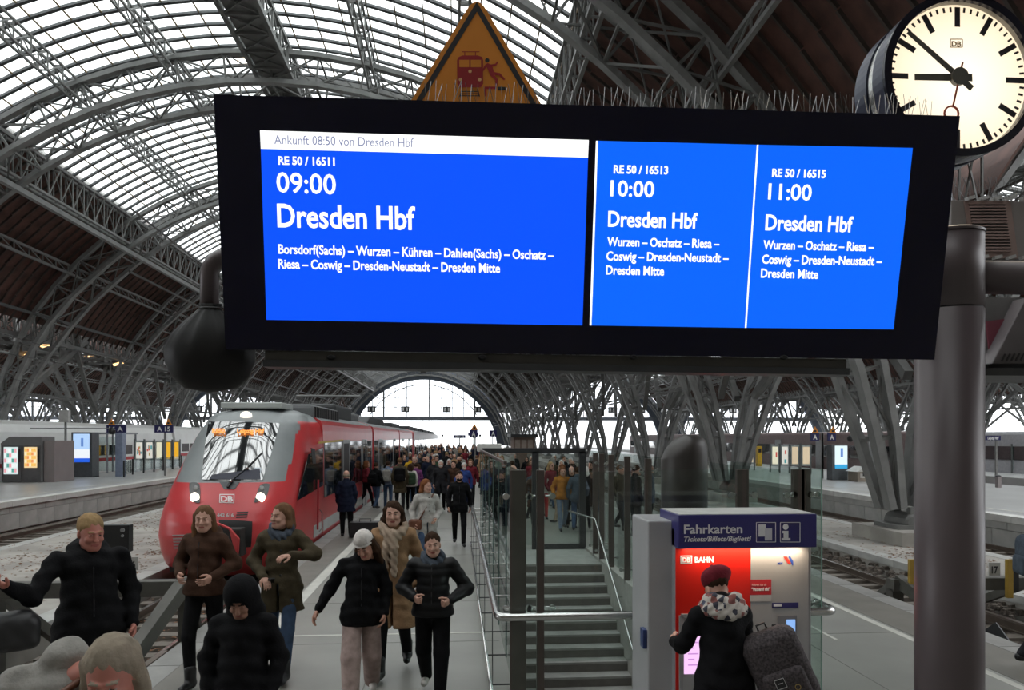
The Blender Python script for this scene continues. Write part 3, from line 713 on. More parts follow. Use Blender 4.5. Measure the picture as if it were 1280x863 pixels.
ring('housing_ring', CR*1.02, CR*1.10, CY-.02, CY+.10, M_NAVY); ring('housing_band', CR*1.02, CR*1.08, CY+.10, CY+.17, M_INOX); ring('housing_ring', CR*1.02, CR*1.10, CY+.17, CY+CD, M_NAVY)
ring('bezel', CR*1.0, CR*1.105, CY-.035, CY-.01, M_CRIM)
ring('shade_ring', CR*1.0, CR*1.03, CY-.01, CY+.03, mat('clock_inner', (.3, .29, .27), .5))
M_DIAL = bpy.data.materials.new('lit_dial'); M_DIAL.use_nodes = True
_n = M_DIAL.node_tree.nodes; _l = M_DIAL.node_tree.links; _b = _n['Principled BSDF']; _t = _n.new('ShaderNodeTexCoord'); _v = _n.new('ShaderNodeVectorMath'); _v.operation = 'DISTANCE'
_v.inputs[1].default_value = (cc.x+.02, CY, cc.z-.02); _r = _n.new('ShaderNodeValToRGB'); _m = _n.new('ShaderNodeMath'); _m.operation = 'DIVIDE'; _m.inputs[1].default_value = CR*1.25
_l.new(_t.outputs['Object'], _v.inputs[0]); _l.new(_v.outputs['Value'], _m.inputs[0]); _l.new(_m.outputs[0], _r.inputs[0]); _l.new(_r.outputs[0], _b.inputs['Emission Color'])
_r.color_ramp.elements[0].position = 0.1; _r.color_ramp.elements[0].color = (1, .90, .72, 1); _r.color_ramp.elements[1].position = 1; _r.color_ramp.elements[1].color = (.72, .56, .36, 1)
_b.inputs['Emission Strength'].default_value = 1.35*EM; _b.inputs['Base Color'].default_value = (.5, .5, .48, 1)
dial = disc('dial', CR*1.01, CR*1.01, CY+.02, CY+.03, M_DIAL)
disc('back_dial', CR*1.03, CR*1.03, CY+CD-.03, CY+CD-.02, M_DIAL)
M_MARK = mat('dial_black', (.03, .03, .04), .5)
def radial(name, ang, r0, r1, w_, y, m, par, w2=None):
    t = R(90-ang); d = Vector((math.cos(t), 0, math.sin(t))); n_ = Vector((-d.z, 0, d.x)); c = Vector((cc.x, y, cc.z)); w2 = w2 or w_
    q = MB(); q.prism([c+d*r0-n_*w_/2, c+d*r1-n_*w2/2, c+d*r1+n_*w2/2, c+d*r0+n_*w_/2], (0, -.003, 0)); return q.build(name, m, par)
for i in range(60):
    if i % 5: radial('minute_mark', i*6, CR*.90, CR*.965, CR*.028, CY+.018, M_MARK, dial)
    else: radial('hour_mark', i*6, CR*.70, CR*.965, CR*.075, CY+.018, M_MARK, dial)
# 08:51
radial('hour_hand', 268.5, -CR*.2, CR*.62, CR*.10, CY+.010, mat('hand_grey', (.09, .085, .07), .5), ck, CR*.085)
radial('minute_hand', 309, -CR*.24, CR*.93, CR*.085, CY+.004, MATS['hand_grey'], ck, CR*.06)
sh_ = radial('second_hand', 193, -CR*.2, CR*.42, CR*.025, CY-.002, mat('hand_red', (.35, .05, .02), .5), ck)
t = R(90-193); q = MB(); c = Vector((cc.x+math.cos(t)*CR*.52, CY-.004, cc.z+math.sin(t)*CR*.52))
q.tube([c+Vector((math.cos(a*.3927), 0, math.sin(a*.3927)))*CR*.1 for a in range(17)], CR*.014, 6, False); q.build('second_hand_ring', MATS['hand_red'], sh_)
disc('hub', CR*.12, CR*.11, CY-.012, CY+.02, MATS['hand_grey'], n=24)
# the railway emblem on the dial
q = MB(); e_ = [P(u, v, CY+.017) for u, v in ((1188, 49), (1203, 49), (1203, 59), (1188, 59))]
for a_, b_ in zip(e_, e_[1:]+e_[:1]): q.bar(a_, b_, .002, .005)
q.build('emblem_frame', mat('emblem_beige', (.55, .42, .28), .5), dial); text('lettering', 'DB', P(1189.5, 57.5, CY+.016), (1, 0, 0), (0, 0, 1), .03, P(1202, 57, CY).x-P(1190, 57, CY).x, MATS['emblem_beige'], dial, .03)
q = MB(); q.tube([(cc.x, CY+.15, cc.z-CR*1.1+.03), (cc.x, CY+.15, P(1199, 262, CY).z)], .05, 16); q.build('stem', M_NAVY, ck)
cl_ = bpy.data.lights.new('clock_glow', 'AREA'); cl_.shape = 'DISK'; cl_.size = CR*1.8; cl_.energy = 3; cl_.color = (1, .85, .62)
co_ = bpy.data.objects.new('clock_glow', cl_); COL.objects.link(co_); co_.parent = ck; co_.location = (0, -.06, CR); co_.rotation_euler = (R(-90), 0, 0)
# ================================================================ SECOND BOARD AT THE RIGHT, SEEN FROM ITS SIDE
sb = thing('side_cabinet', 'pale ventilated cabinet with louvres and bird spikes beneath the clock', 'cabinet', tuple(P(1235, 330, 4.4)))
y0_, y1_ = 4.15, 4.6
A = [P(1189, 250, y0_), P(1290, 250, y0_), P(1300, 325, y0_), P(1189, 325, y0_)]
q = MB(); q.prism([A[0], P(1330, 252, y0_), P(1345, 325, y0_), A[3]], (0, .45, 0)); q.build('cabinet_body', mat('cabinet_pink', (.24, .215, .21), .5, 0, .08, 3), sb, bevel=.006)
fr = [P(1206, 252, y0_-.006), P(1260, 252, y0_-.006), P(1270, 322, y0_-.006), P(1218, 322, y0_-.006)]
q = MB(); q.prism([P(1205, 251, y0_-.008), P(1263, 251, y0_-.008), P(1273, 323, y0_-.008), P(1216, 323, y0_-.008)], (0, .007, 0)); q.build('vent_frame', mat('vent_pink', (.30, .21, .19), .5), sb)
q = MB(); q.prism([P(1211, 254, y0_-.01), P(1256, 254, y0_-.01), P(1264, 315, y0_-.01), P(1221, 315, y0_-.01)], (0, .001, 0)); q.build('vent_back', M_BLACK, sb)
for i in range(16):
    f = i/15; a_ = P(211+1000+10*f, 255+59*f, y0_-.013); b_ = P(1256+8*f, 255+59*f, y0_-.013)
    q = MB(); q.bar(a_, b_, .014, .009); q.build('louvre', MATS['vent_pink'], sb)
for i in range(16):
    for (vv, yy, h_) in ((249, 4.2, .13), (326, 4.12, -.0)):
        if h_ == 0: continue
        p = P(1192+i*7, vv, yy); q = MB(); q.tube([p, p+Vector((random.uniform(-.05, .05), 0, h_))], .0016, 4); q.tube([p, p+Vector((random.uniform(-.07, .02), .02, h_*.9))], .0016, 4); q.build('spike', M_WIRE, sb)
for i in range(5):
    for vv in (249, 323):
        p = P(1208+i*17, vv, y0_-.02); q = MB(); q.bar(p, p+Vector((.045, 0, .012)), .03, .018); q.build('spike_clip', mat('clip', (.5, .5, .5), .4), sb)
lb = thing('second_display', 'dark display housing with slots hanging right of the mauve pillar', 'display board', tuple(P(1250, 468, 3.9)))
q = MB(); q.prism([P(1240, 455, 3.85), P(1283, 372, 3.85), P(1400, 372, 3.85), P(1400, 455, 3.85)], (0, .5, 0)); q.build('side_shell', mat('shell_mauve', (.13, .115, .12), .5), lb, bevel=.006)
q = MB(); q.prism([P(1226, 372, 3.95), P(1290, 372, 3.95), P(1262, 440, 3.95), P(1230, 462, 3.95)], (0, .35, 0)); q.build('pink_panel', mat('shell_grey', (.17, .165, .165), .5), lb)
q = MB(); q.prism([P(1233, 402, 3.94), P(1262, 398, 3.94), P(1246, 440, 3.94), P(1238, 455, 3.94)], (0, .008, 0)); q.build('magenta_reflection', mat('magenta', (.27, .07, .10), .5), lb)  # pinkish reflection on the housing, painted as a flat patch
q = MB(); q.box(P(1226, 460, 3.8).x, P(1420, 460, 3.8).x, 3.78, 4.3, P(1250, 470, 3.8).z, P(1250, 461, 3.8).z); q.build('bottom_tray', M_DARK, lb)
for i in range(7):
    p = P(1252+i*6, 452-i*.3, 3.845); q = MB(); q.bar(p, p+Vector((.022, 0, .04)), .008, .004, up=(0, 1, 0)); q.build('slot', M_BLACK, lb)
# overhead frame that the clock, cabinet and second display hang from
cf = thing('pipe_post', 'mauve pipe post at the right edge carrying cabinet and clock', 'post', tuple(P(1330, 547, 4.4)[:2])+(0,))
b_ = P(1330, 547, 4.4); q = MB(); q.lathe([(.12, 0), (.12, P(1330, 250, 4.4).z)], (b_.x, b_.y, 0), 24); q.build('tube', M_PURP, cf, True)
# ================================================================ WRAPPED COLUMN BEHIND THE TICKET MACHINE
wc = P(855, 600, 8.3); wr = (P(883, 600, 8.3).x-P(827, 600, 8.3).x)/2
col = thing('round_column', 'dark brown round column with rounded cap behind the ticket machine', 'column', (wc.x, wc.y, 0))
zt_ = P(855, 545, 8.3).z
q = MB(); q.lathe([(wr, 0), (wr, zt_-.22), (wr*.98, zt_-.12), (wr*.85, zt_-.04), (wr*.6, zt_), (wr*.2, zt_+.015)], (wc.x, wc.y, 0), 36)
q.v = [(x+(.035*(z-zt_+.3) if z > zt_-.3 else 0), y, z-(.14 if z > zt_-.2 else .05 if z > zt_-.3 else 0)*max(0, (wc.x-x)/wr)) for x, y, z in q.v]
q.build('shaft', mat('column_wrap', (.034, .029, .027), .45, .1, .1, 3), col, True)
# ================================================================ TICKET MACHINE
TY = 6.05
tm0 = P(928, 800, TY); tm = thing('ticket_machine', 'red and grey ticket machine with dark blue header beside the stair railing', 'ticket machine', (tm0.x, TY+.3, 0))
M_TG = mat('machine_grey', (.36, .36, .37), .4, 0, .05, 3); M_TRED = mat('machine_red', (.62, .015, .008), .35, 0, .04, 3); M_TBL = mat('machine_blue', (.032, .028, .15), .35, 0, .04, 3)
def tx(u): return P(u, 700, TY).x
def tz(v, y=TY): return P(900, v, y).z
q = MB(); q.box(P(810, 700, TY+.06).x, tx(1017), TY+.06, TY+.62, 0, tz(652)); q.build('chassis', M_TG, tm, bevel=.012)
q = MB(); q.box(tx(842), tx(1012), TY-.03, TY+.06, .02, tz(660)); q.build('door', mat('machine_edge', (.28, .28, .29), .4), tm, bevel=.008)
hx0, hx1 = tx(842), tx(1011); q = MB(); q.box(hx0, hx1, TY-.14, TY+.42, tz(686, TY-.14), tz(644, TY-.14)); hd = q.build('header', M_TBL, tm, bevel=.006)
q = MB(); q.box(hx0+.01, hx1-.01, TY-.13, TY+.41, tz(644, TY-.14), tz(644, TY-.14)+.006); q.build('header_top', mat('machine_top', (.45, .45, .43), .6), hd)
q = MB(); q.box(tx(843), tx(936), TY-.038, TY-.03, .05, tz(687, TY-.14)-.004); rp = q.build('red_panel', M_TRED, tm)
q = MB(); q.box(tx(936)+.002, tx(1008), TY-.038, TY-.03, .05, tz(687, TY-.14)-.004); gp = q.build('grey_panel', M_TG, tm)
M_TW = mat('machine_white', (.75, .75, .78), .5)
ty = TY-.143
def tt(s, u0, u1, v, cap, m, par, bold=0, y=None, shear=0):
    y = y or ty; a_ = P(u0, v, y); b_ = P(u1, v, y); c_ = P(u0, v-cap, y)
    text('lettering', s, a_, (1, 0, 0), (0, 0, 1), c_.z-a_.z, b_.x-a_.x, m, par, bold, .001, shear=shear)
tt('Fahrkarten', 855, 928, 667.5, 11.5, M_TW, hd, .02); tt('Tickets/Billets/Biglietti', 855, 939, 677.5, 6.5, M_TW, hd, .015, shear=.25)
def tframe(name, u0, v0, u1, v1, y, m, par, w_=.004):
    q = MB(); e = [P(u0, v0, y), P(u1, v0, y), P(u1, v1, y), P(u0, v1, y)]
    for a_, b_ in zip(e, e[1:]+e[:1]): q.bar(a_, b_, w_, w_)
    return q.build(name, m, par)
def trect(name, u0, v0, u1, v1, y, m, par, th=.002):
    a_, b_ = P(u0, v0, y), P(u1, v1, y); q = MB(); q.box(a_.x, b_.x, y-th, y, b_.z, a_.z); return q.build(name, m, par)
tframe('pictogram_frame', 945.5, 653.5, 969.5, 678, ty, M_TW, hd); tframe('pictogram_frame', 975.5, 653.5, 1000, 678, ty, M_TW, hd)
trect('ticket_symbol', 948, 656, 957, 671, ty, M_TW, hd); trect('ticket_symbol', 956, 661, 965, 676, ty-.001, mat('machine_white2', (.6, .6, .66), .5), hd)
q = MB(); c_ = P(982, 659, ty); q.lathe([(.024, 0), (.024, .002)], (0, 0, 0), 18); q.v = [(x+c_.x, ty-z, y+c_.z) for x, y, z in q.v]; q.build('info_symbol', M_TW, hd)
q = MB(); q.poly([P(u, v, ty-.001) for u, v in ((978, 664), (985.5, 664), (985.5, 673), (988, 673), (988, 676), (977, 676), (977, 673), (979.5, 673), (979.5, 667), (978, 667))]); q.build('info_symbol', M_TW, hd)
py = TY-.039
trect('logo_panel', 850.5, 695, 865, 705, py, M_TW, rp); trect('logo_panel', 852, 696.2, 863.6, 703.8, py-.002, M_TRED, rp); tt('DB', 853, 863, 703.2, 6, M_TW, rp, .05, py-.005); tt('BAHN', 868.5, 892, 703.5, 6.8, M_TW, rp, .04, py)
for i, (cl, pts) in enumerate((('red', [(979, 696), (983.5, 696), (989, 705), (985, 705)]), ('blue', [(985.5, 696), (988, 696), (991.5, 702), (991.5, 707), (990, 707)]))):
    q = MB(); q.poly([P(u, v, py-.002) for u, v in pts]); q.build('operator_mark', mat('mark_'+cl, (.6, .04, .03) if cl == 'red' else (.03, .08, .4), .5), gp)
tt('MDV', 972, 978.5, 706, 2.6, mat('mark_blue', (.03, .08, .4)), gp, .03, py)
stk = trect('red_sticker', 937.5, 725, 964, 744, py, mat('sticker_red', (.48, .02, .03), .5), gp); trect('sticker_strip', 937.5, 744, 964, 752, py, mat('sticker_pale', (.45, .44, .45), .5), gp)
tt('Fahren Sie ab', 940, 958, 733, 2.8, mat('sticker_ink', (.7, .35, .35)), stk, .02, py-.003); tt('“Passend ab!”', 939.5, 963, 739, 4, M_TW, stk, .03, py-.003)
q = trect('card_slot', 965, 754, 998, 760, py, M_TBL, gp); trect('slot_label', 967, 755.5, 977, 758.5, py-.003, M_TW, q)
fr = tframe('screen_surround', 851, 770, 905, 870, py-.004, mat('surround', (.30, .30, .31), .4), rp, .03); trect('surround_plate', 851, 770, 905, 870, py-.001, M_TG, rp)
M_SCR = mat('ticket_screen', (.95, .60, .98), emit=1.0); sc_ = trect('touch_screen', 855, 789, 901, 842, py-.006, M_SCR, rp)
for i in range(6): trect('screen_line', 860, 796+i*7, 873 if i % 2 else 868, 797.3+i*7, py-.009, mat('screen_line', (.62, .28, .70), emit=.9), sc_)
sl2 = trect('pay_recess', 972, 770, 996, 822, py-.002, mat('recess', (.20, .20, .22), .4), gp); trect('pay_display', 983, 775, 994, 806, py-.006, mat('pay_blue', (.28, .5, .95), emit=.9), sl2)
px_ = P(810, 800, TY+.06); q = MB(); q.box(P(812, 800, TY).x-.035, P(812, 800, TY).x+.0, TY+.02+.06, TY+.12+.06, tz(813), tz(789)); 
q.build('side_reader', mat('reader_blue', (.03, .05, .16), .3), tm, bevel=.004)
hl = bpy.data.lights.new('header_lamp', 'AREA'); hl.shape = 'RECTANGLE'; hl.size = 1.0; hl.size_y = .04; hl.energy = 2.2; hl.color = (1, .78, .55)
ho = bpy.data.objects.new('header_lamp', hl); COL.objects.link(ho); ho.parent = tm; ho.location = ((hx0+hx1)/2-tm0.x, TY-.09-(TY+.3), tz(686, TY-.14)-.012)
# ================================================================ STAIR BALUSTRADE
GH = 2.38; FY = 7.2
bal = thing('glass_balustrade', 'tall glass balustrade with brown steel posts around the stairwell', 'balustrade', (1.9, FY, 0))
def gpanel(a, b, z0=.08, z1=GH, name='glass_panel'):
    q = MB(); q.bar(Vector((a[0], a[1], (z0+z1)/2)), Vector((b[0], b[1], (z0+z1)/2)), .016, z1-z0); return q.build(name, M_GLASS, bal)
def gpost(x, y, z1=GH-.03, w_=.09, d_=.05, z0=0, fit=(.25, 2.15)):
    q = MB(); q.box(x-w_/2, x+w_/2, y-d_/2, y+d_/2, z0, z1); p_ = q.build('post', M_POST, bal, bevel=.004)
    for z in fit:
        for s_ in (-1, 1):
            q = MB(); q.tube([(x+s_*.05, y, z), (x+s_*.12, y, z)], .012, 10); q.tube([(x+s_*.12, y-.03, z), (x+s_*.12, y+.0, z)], .032, 14); q.build('glass_clamp', M_INOX, p_)
    return p_
GX0, GX1 = .60, 3.2
# left side
n = 7
for i in range(n):
    a = FY+(SY1+.2-FY)*i/n; b = FY+(SY1+.2-FY)*(i+1)/n; gpanel((GX0, a+.03), (GX0, b-.03))
    q = MB(); q.tube([(GX0-.012, b, .1), (GX0-.012, b, GH)], .006, 6); q.build('glass_edge', mat('edge_seal', (.05, .09, .08), .3), bal)
q = MB(); q.bar((GX0, 9, GH+.01), (GX0, SY1+.2, GH+.01), .04, .035); q.build('top_rail', M_POST, bal)
# right side with posts
ys = [P(747, 600, 1), 0]
def yat(u, X): d = ray(u, 600); return X/d.x*d.y
ry = [yat(u, 3.15) for u in (744, 752, 764, 784, 810)]
for y in ry: gpost(3.15, y, w_=.11, d_=.07, z0=0)
yy = [SY1+.2]+ry+[FY+2.4, FY]
for a, b in zip(yy, yy[1:]): gpanel((GX1+.05, b+.04), (GX1+.05, a-.04))
# back frame
bx0, bx1 = P(603, 570, 17.75).x, P(731, 570, 17.75).x
by = 17.75
for x in (P(669, 570, by).x, P(728, 570, by).x): q = MB(); q.box(x-.08, x+.08, by-.06, by+.06, 0, GH-.02); q.build('frame_post', M_DARK, bal)
q = MB(); q.box(bx0, bx1, by-.06, by+.06, GH-.06, GH+.06); q.build('frame_beam', M_DARK, bal)
q = MB(); q.box(P(669, 570, by).x, P(728, 570, by).x, by-.06, by+.06, 0, .12); q.build('frame_beam', M_DARK, bal)
gpanel((GX0+.05, by), (P(665, 570, by).x, by), .1, GH-.08); gpanel((P(673, 570, by).x, by), (P(724, 570, by).x, by), .14, GH-.08)
# front
fx = [P(u, 600, FY).x for u in (640, 668, 930, 1002, 1027)]
def fpost(u, w_, m=M_POST, z1=None): 
    x = P(u, 600, FY).x; return gpost(x, FY+.05, z1=z1 or P(668, 588, FY).z, w_=w_, d_=.06, fit=(1.02, 2.12))
fpost(648, .16); fpost(676, .075); fpost(930, .12); fpost(1000, .12); fpost(1009, .10)
gpanel((P(640, 600, FY).x, FY), (P(672, 600, FY).x, FY)); gpanel((P(680, 600, FY).x, FY+.01), (P(806, 600, FY).x, FY+.01), .5, P(700, 590, FY).z); gpanel((P(810, 600, FY).x, FY+.01), (P(928, 600, FY).x, FY+.01)); gpanel((P(934, 600, FY).x, FY+.01), (P(998, 600, FY).x, FY+.01)); gpanel((P(1008, 600, FY).x, FY), (P(1027, 600, FY-.0).x, FY))
gx = P(1027, 600, FY).x; gpanel((gx, FY), (gx+.0, FY+2.6)); q = MB(); q.tube([(gx, FY, .1), (gx, FY, GH)], .007, 6); q.build('glass_edge', mat('edge_green', (.25, .38, .33), .15), bal)
# handrails
hr = thing('handrail', 'stainless steel handrail running round the front and left of the balustrade', 'handrail', (.43, FY, .95))
HZc = P(640, 772, FY-.1).z; xl = P(622, 765, FY-.1).x; xr = P(1044, 772, FY-.1).x; yf = FY-.1
pts = [(xl, 19.6, HZc), (xl, yf+.12, HZc)]+bez((xl, yf+.12, HZc), (xl, yf, HZc), (xl+.12, yf, HZc), 6)[1:]+[(xr-.1, yf, HZc)]+bez((xr-.1, yf, HZc), (xr, yf, HZc), (xr, yf+.12, HZc), 6)[1:]+[(xr, yf+.4, HZc)]
q = MB(); q.tube(pts, .04, 16); q.build('rail', M_INOX, hr, True)
pts = [(GX0+.1, 18.6, HZc-.05), (GX0+.1, 7.35, HZc-.05)]; q = MB(); q.tube(pts, .02, 12); q.build('inner_rail', M_INOX, hr, True)
q = MB(); q.tube([(xl-.04, 18.2, .12), (xl-.04, 7.0, .12)], .018, 10); q.tube([(xl-.04, 18.2, .12), (xl-.04, 18.2, .0)], .018, 10); q.build('kick_rail', M_INOX, hr, True)
for i in range(12):
    y = 7.4+i*1.05; q = MB(); q.tube([(xl, y, HZc-.02), (xl+.02, y, HZc-.08), (GX0, y, HZc-.08)], .009, 8); q.build('bracket', M_INOX, hr)
    q = MB(); q.tube([(xl-.04, y+.3, .12), (xl+.1, y+.3, .12), (GX0, y+.3, .12)], .009, 8); q.build('bracket', M_DARK, hr)
    
    if i % 2 == 0: q = MB(); q.tube([(xl-.02, y+.3, 0), (xl-.02, y+.3, HZc)], .005, 6); q.build('baluster', M_DARK, hr)
sr = thing('stair_handrail', 'thin steel handrail sloping down the right side of the stairs', 'handrail', (3.02, 15, .9))
q = MB(); y0s, y1s = 15.9, 9.6; sz = lambda y: .95-.17/.3*(15.6-y) if y < 15.6 else .95
q.tube([(2.62, 17.2, .98), (3.0, 15.8, .93), (3.0, 11.3, sz(11.3)), (3.0, 9.9, sz(9.9)), (3.0, 9.3, sz(9.9)-.1)], .022, 10); q.build('rail', M_INOX, sr, True)
for y in (15, 13.6, 12.2, 10.8): q = MB(); q.tube([(3.0, y, sz(y)-.02), (3.02, y, sz(y)-.1), (3.15, y, sz(y)-.1)], .009, 8); q.build('bracket', M_INOX, sr)
gt = thing('stair_gate', 'black barred gate low at the foot of the stair side', 'gate', (2.98, 9, -2.6))
for i in range(9): q = MB(); y = 9+i*.09; q.box(3.02, 3.04, y, y+.02, -2.4, -1.1); q.build('bar', M_BLACK, gt)
# ================================================================ BUFFER STOPS
def buffer_stop(x, y, zt, label, num, left=True):
    t = thing('buffer_stop', label, 'buffer stop', (x, y, -.6))
    M = mat('buffer_steel', (.085, .082, .072), .6, .2, .2, 4)
    q = MB(); q.box(x-1.45, x+1.45, y-.1, y+.1, zt-.17, zt); q.box(x-1.45, x+1.45, y-.14, y-.1, zt-.2, zt+.01); bm_ = q.build('beam', M, t, bevel=.005)
    for s_ in (-1, 1):
        xx = x+s_*1.3
        q = MB(); q.bar((xx, y+.0, zt-.02), (x+s_*.85, y-2.1, -.62), .16, .2); br_ = q.build('brace', M, t, bevel=.004)
        q = MB(); q.bar((xx, y, zt-.05), (x+s_*1.0, y+1.5, -.62), .14, .14); q.build('brace', M, t)
        q = MB(); q.box(xx-.1, xx+.1, y-.02, y+.2, -.65, zt-.1); q.build('upright', M, t)
        q = MB(); a_ = Vector((x+s_*.93, y-1.7, -.35)); q.prism([a_+Vector((.12, 0, .25)), a_+Vector((.12, .6, -.2)), a_+Vector((.12, -.5, -.3)), a_+Vector((.12, -.4, -.05))], (.02, 0, 0)); pl_ = q.build('gusset', M_DARK, t)
        for i in range(10): q = MB(); b_ = a_+Vector((.145, -.3+i % 5*.13, .02-.1*(i//5)-.03*(i % 5))); q.box(b_.x, b_.x+.015, b_.y-.012, b_.y+.012, b_.z-.012, b_.z+.012); q.build('rivet', M, pl_)
        for dx, dy in ((-.04, 0), (.04, 0)): q = MB(); q.box(xx+dx-.013, xx+dx+.013, y-.155, y-.14, zt-.08, zt-.05); q.build('bolt', M_BLACK, bm_)
    for s_ in (-.7175, .7175): q = MB(); q.box(x+s_-.05, x+s_+.05, y-2.6, y+.8, -.63, -.48); q.build('sole_rail', M_RAIL, t)
    return t
bs = buffer_stop(-5.05, 10.6, P(200, 726, 10.6).z, 'grey riveted steel buffer stop with sign 16 at the end of the train track', '16')
bs2 = buffer_stop(8.95, 12.3, P(1240, 722, 12.3).z, 'grey steel buffer stop with sign 17 right of the mauve pillar', '17')
def numsign(u0, v0, u1, v1, Y, s, label):
    a_, b_ = P(u0, v0, Y), P(u1, v1, Y); t = thing('number_sign', label, 'sign', (a_.x, Y, b_.z))
    q = MB(); q.box(a_.x, b_.x, Y, Y+.02, b_.z, a_.z); q.build('plate', mat('sign_pale', (.42, .41, .39), .5), t)
    text('lettering', s, P((u0+u1)/2, v1-3, Y-.003), (1, 0, 0), (0, 0, 1), (a_.z-b_.z)*.55, (b_.x-a_.x)*.55, M_SBLK, t, .03, align='C')
numsign(158, 697, 172.5, 713, 10.5, '16', 'small pale number plate reading 16 on the left buffer stop')
numsign(1236.5, 704, 1250.5, 720, 12.2, '17', 'small pale number plate reading 17 on the right buffer stop')
a_, b_ = P(122, 657, 10.9), P(161, 691, 10.9); t = thing('signal_box', 'flat black signal box behind the man in black at the left', 'signal', (a_.x, 10.9, b_.z-.9))
q = MB(); q.box(a_.x, b_.x, 10.9, 11.05, b_.z, a_.z); q.build('case', M_BLACK, t, bevel=.01); q = MB(); q.box((a_.x+b_.x)/2-.03, (a_.x+b_.x)/2+.03, 10.95, 11.0, -.3, b_.z); q.build('post', M_DARK, t)
q = MB(); p = P(153.5, 663, 10.9); q.tube([(p.x, 10.895, p.z), (p.x, 10.88, p.z)], .03, 10); q.tube([(p.x, 10.895, p.z-.08), (p.x, 10.88, p.z-.08)], .02, 10); q.build('lens', mat('lens', (.25, .25, .25), .3), t)
for u0, u1, lab in ((1137, 1147, 'yellow and black buffer pad left of the mauve pillar'), (1259, 1266, 'yellow and black buffer pad beside sign 17')):
    a_, b_ = P(u0, 700, 12.0), P(u1, 748, 12.0); t = thing('buffer_pad', lab, 'buffer', (a_.x, 12, b_.z))
    q = MB(); q.box(a_.x, b_.x, 11.98, 12.06, b_.z, a_.z); q.build('pad', mat('pad_yellow', (.32, .2, .03), .5), t, bevel=.01)
    q = MB(); q.box(b_.x, b_.x+.12, 12.0, 12.1, b_.z+.1, a_.z+.3 if u0 < 1200 else a_.z); q.build('backing', M_BLACK, t, bevel=.01)
# ================================================================ THE RED TRAIN
TX = -5.1; HW = 1.46
M_RED = mat('train_red', (.50, .045, .05), .3, 0, .06, 1.5); M_TGR = mat('train_grey', (.22, .24, .245), .4, 0, .06, 2)
M_WIND = mat('train_glass', (.012, .015, .018), .04, 0, .1, 2, spec=.9); M_WIND.node_tree.nodes['Principled BSDF'].inputs['IOR'].default_value = 2.3; M_TSTR = mat('train_stripe', (.42, .44, .43), .45, 0, .08, 2)
M_TROOF = mat('train_roof', (.13, .135, .14), .6, 0, .2, 3); M_BOG = mat('bogie_black', (.02, .019, .018), .7, 0, .3, 5)
zk = [-.35, -.1, .2, .55, .85, 1.1, 1.35, 1.7, 2.2, 2.7, 3.05, 3.3, 3.42, 3.47]
yk = [16.75, 16.35, 16.15, 16.05, 16.1, 16.22, 16.4, 16.72, 17.2, 17.68, 18.05, 18.5, 19.2, 20.0]
wk = [1.28, 1.36, 1.42, 1.46, 1.46, 1.45, 1.44, 1.42, 1.39, 1.33, 1.23, 1.06, .80, .55]
dk = [.75, .85, .95, 1.05, 1.1, 1.15, 1.2, 1.3, 1.5, 1.7, 1.8, 1.8, 1.5, 1.2]
bw = [1.38, 1.42, 1.46, 1.46, 1.46, 1.46, 1.46, 1.46, 1.46, 1.45, 1.38, 1.15, .85, .55]
ip = lambda z, ys: float(np.interp(z, zk, ys))
def nose(x, z):
    r_ = min(.9999, abs(x-TX)/ip(z, wk)); return ip(z, yk)+ip(z, dk)*(1-(1-r_**2.6)**(1/2.2))
def N(u, v, off=.012):
    Y = 17.0
    for _ in range(40):
        p = P(u, v, Y); Y = .5*Y+.5*nose(p.x, p.z)
    p = P(u, v, Y); p.y -= off; return p
YN = 20.6      # where the nose has become the plain body section
train = thing('regional_train', 'red regional train with grey windscreen frame standing on the left track', 'train', (TX, 16, -.5))
def nose_shell():
    q = MB(); zs = []
    for a, b in zip(zk, zk[1:]):
        k = 4; zs += [a+(b-a)*i/k for i in range(k)]
    zs.append(zk[-1]); ns = 44; rows = []
    for z in zs:
        row = []; wz, bz_ = ip(z, wk), ip(z, bw); Ys = ip(z, yk)+ip(z, dk)
        for i in range(ns+1):
            t = -math.pi/2+math.pi*i/ns; s_ = math.sin(t); r_ = abs(s_)**.92; x = wz*math.copysign(r_, s_)
            row.append((TX+x, nose(TX+x, z), z))
        L = []; n2 = 6
        for j in range(n2):
            f = j/n2; e = f*f*(3-2*f)
            L.append((TX-(bz_+(wz-bz_)*e), YN+(Ys-YN)*f, z))
        Rr = [(2*TX-x, y, zz) for x, y, zz in L][::-1]
        rows.append(L+row+Rr)
    m = len(rows[0])
    for r_ in rows: q.v += r_
    for j in range(len(rows)-1):
        for i in range(m-1): a = j*m+i; q.f.append((a, a+1, a+m+1, a+m)); q.mi.append(0)
    q.f.append(tuple((len(rows)-1)*m+i for i in range(m))); q.mi.append(0)
    # colour by height: roof grey above the red
    me = None
    for k, f in enumerate(q.f):
        c = sum((Vector(q.v[i]) for i in f), Vector())/len(f)
        if c.z > (3.1 if c.y > 19.0 else 2.86) or (c.z > 1.74 and c.y < ip(c.z, yk)+.50+(c.z-1.7)*.3): q.mi[k] = 1
    return q
ns_ = nose_shell(); o = ns_.build('nose', [M_RED, M_TGR], train, True)
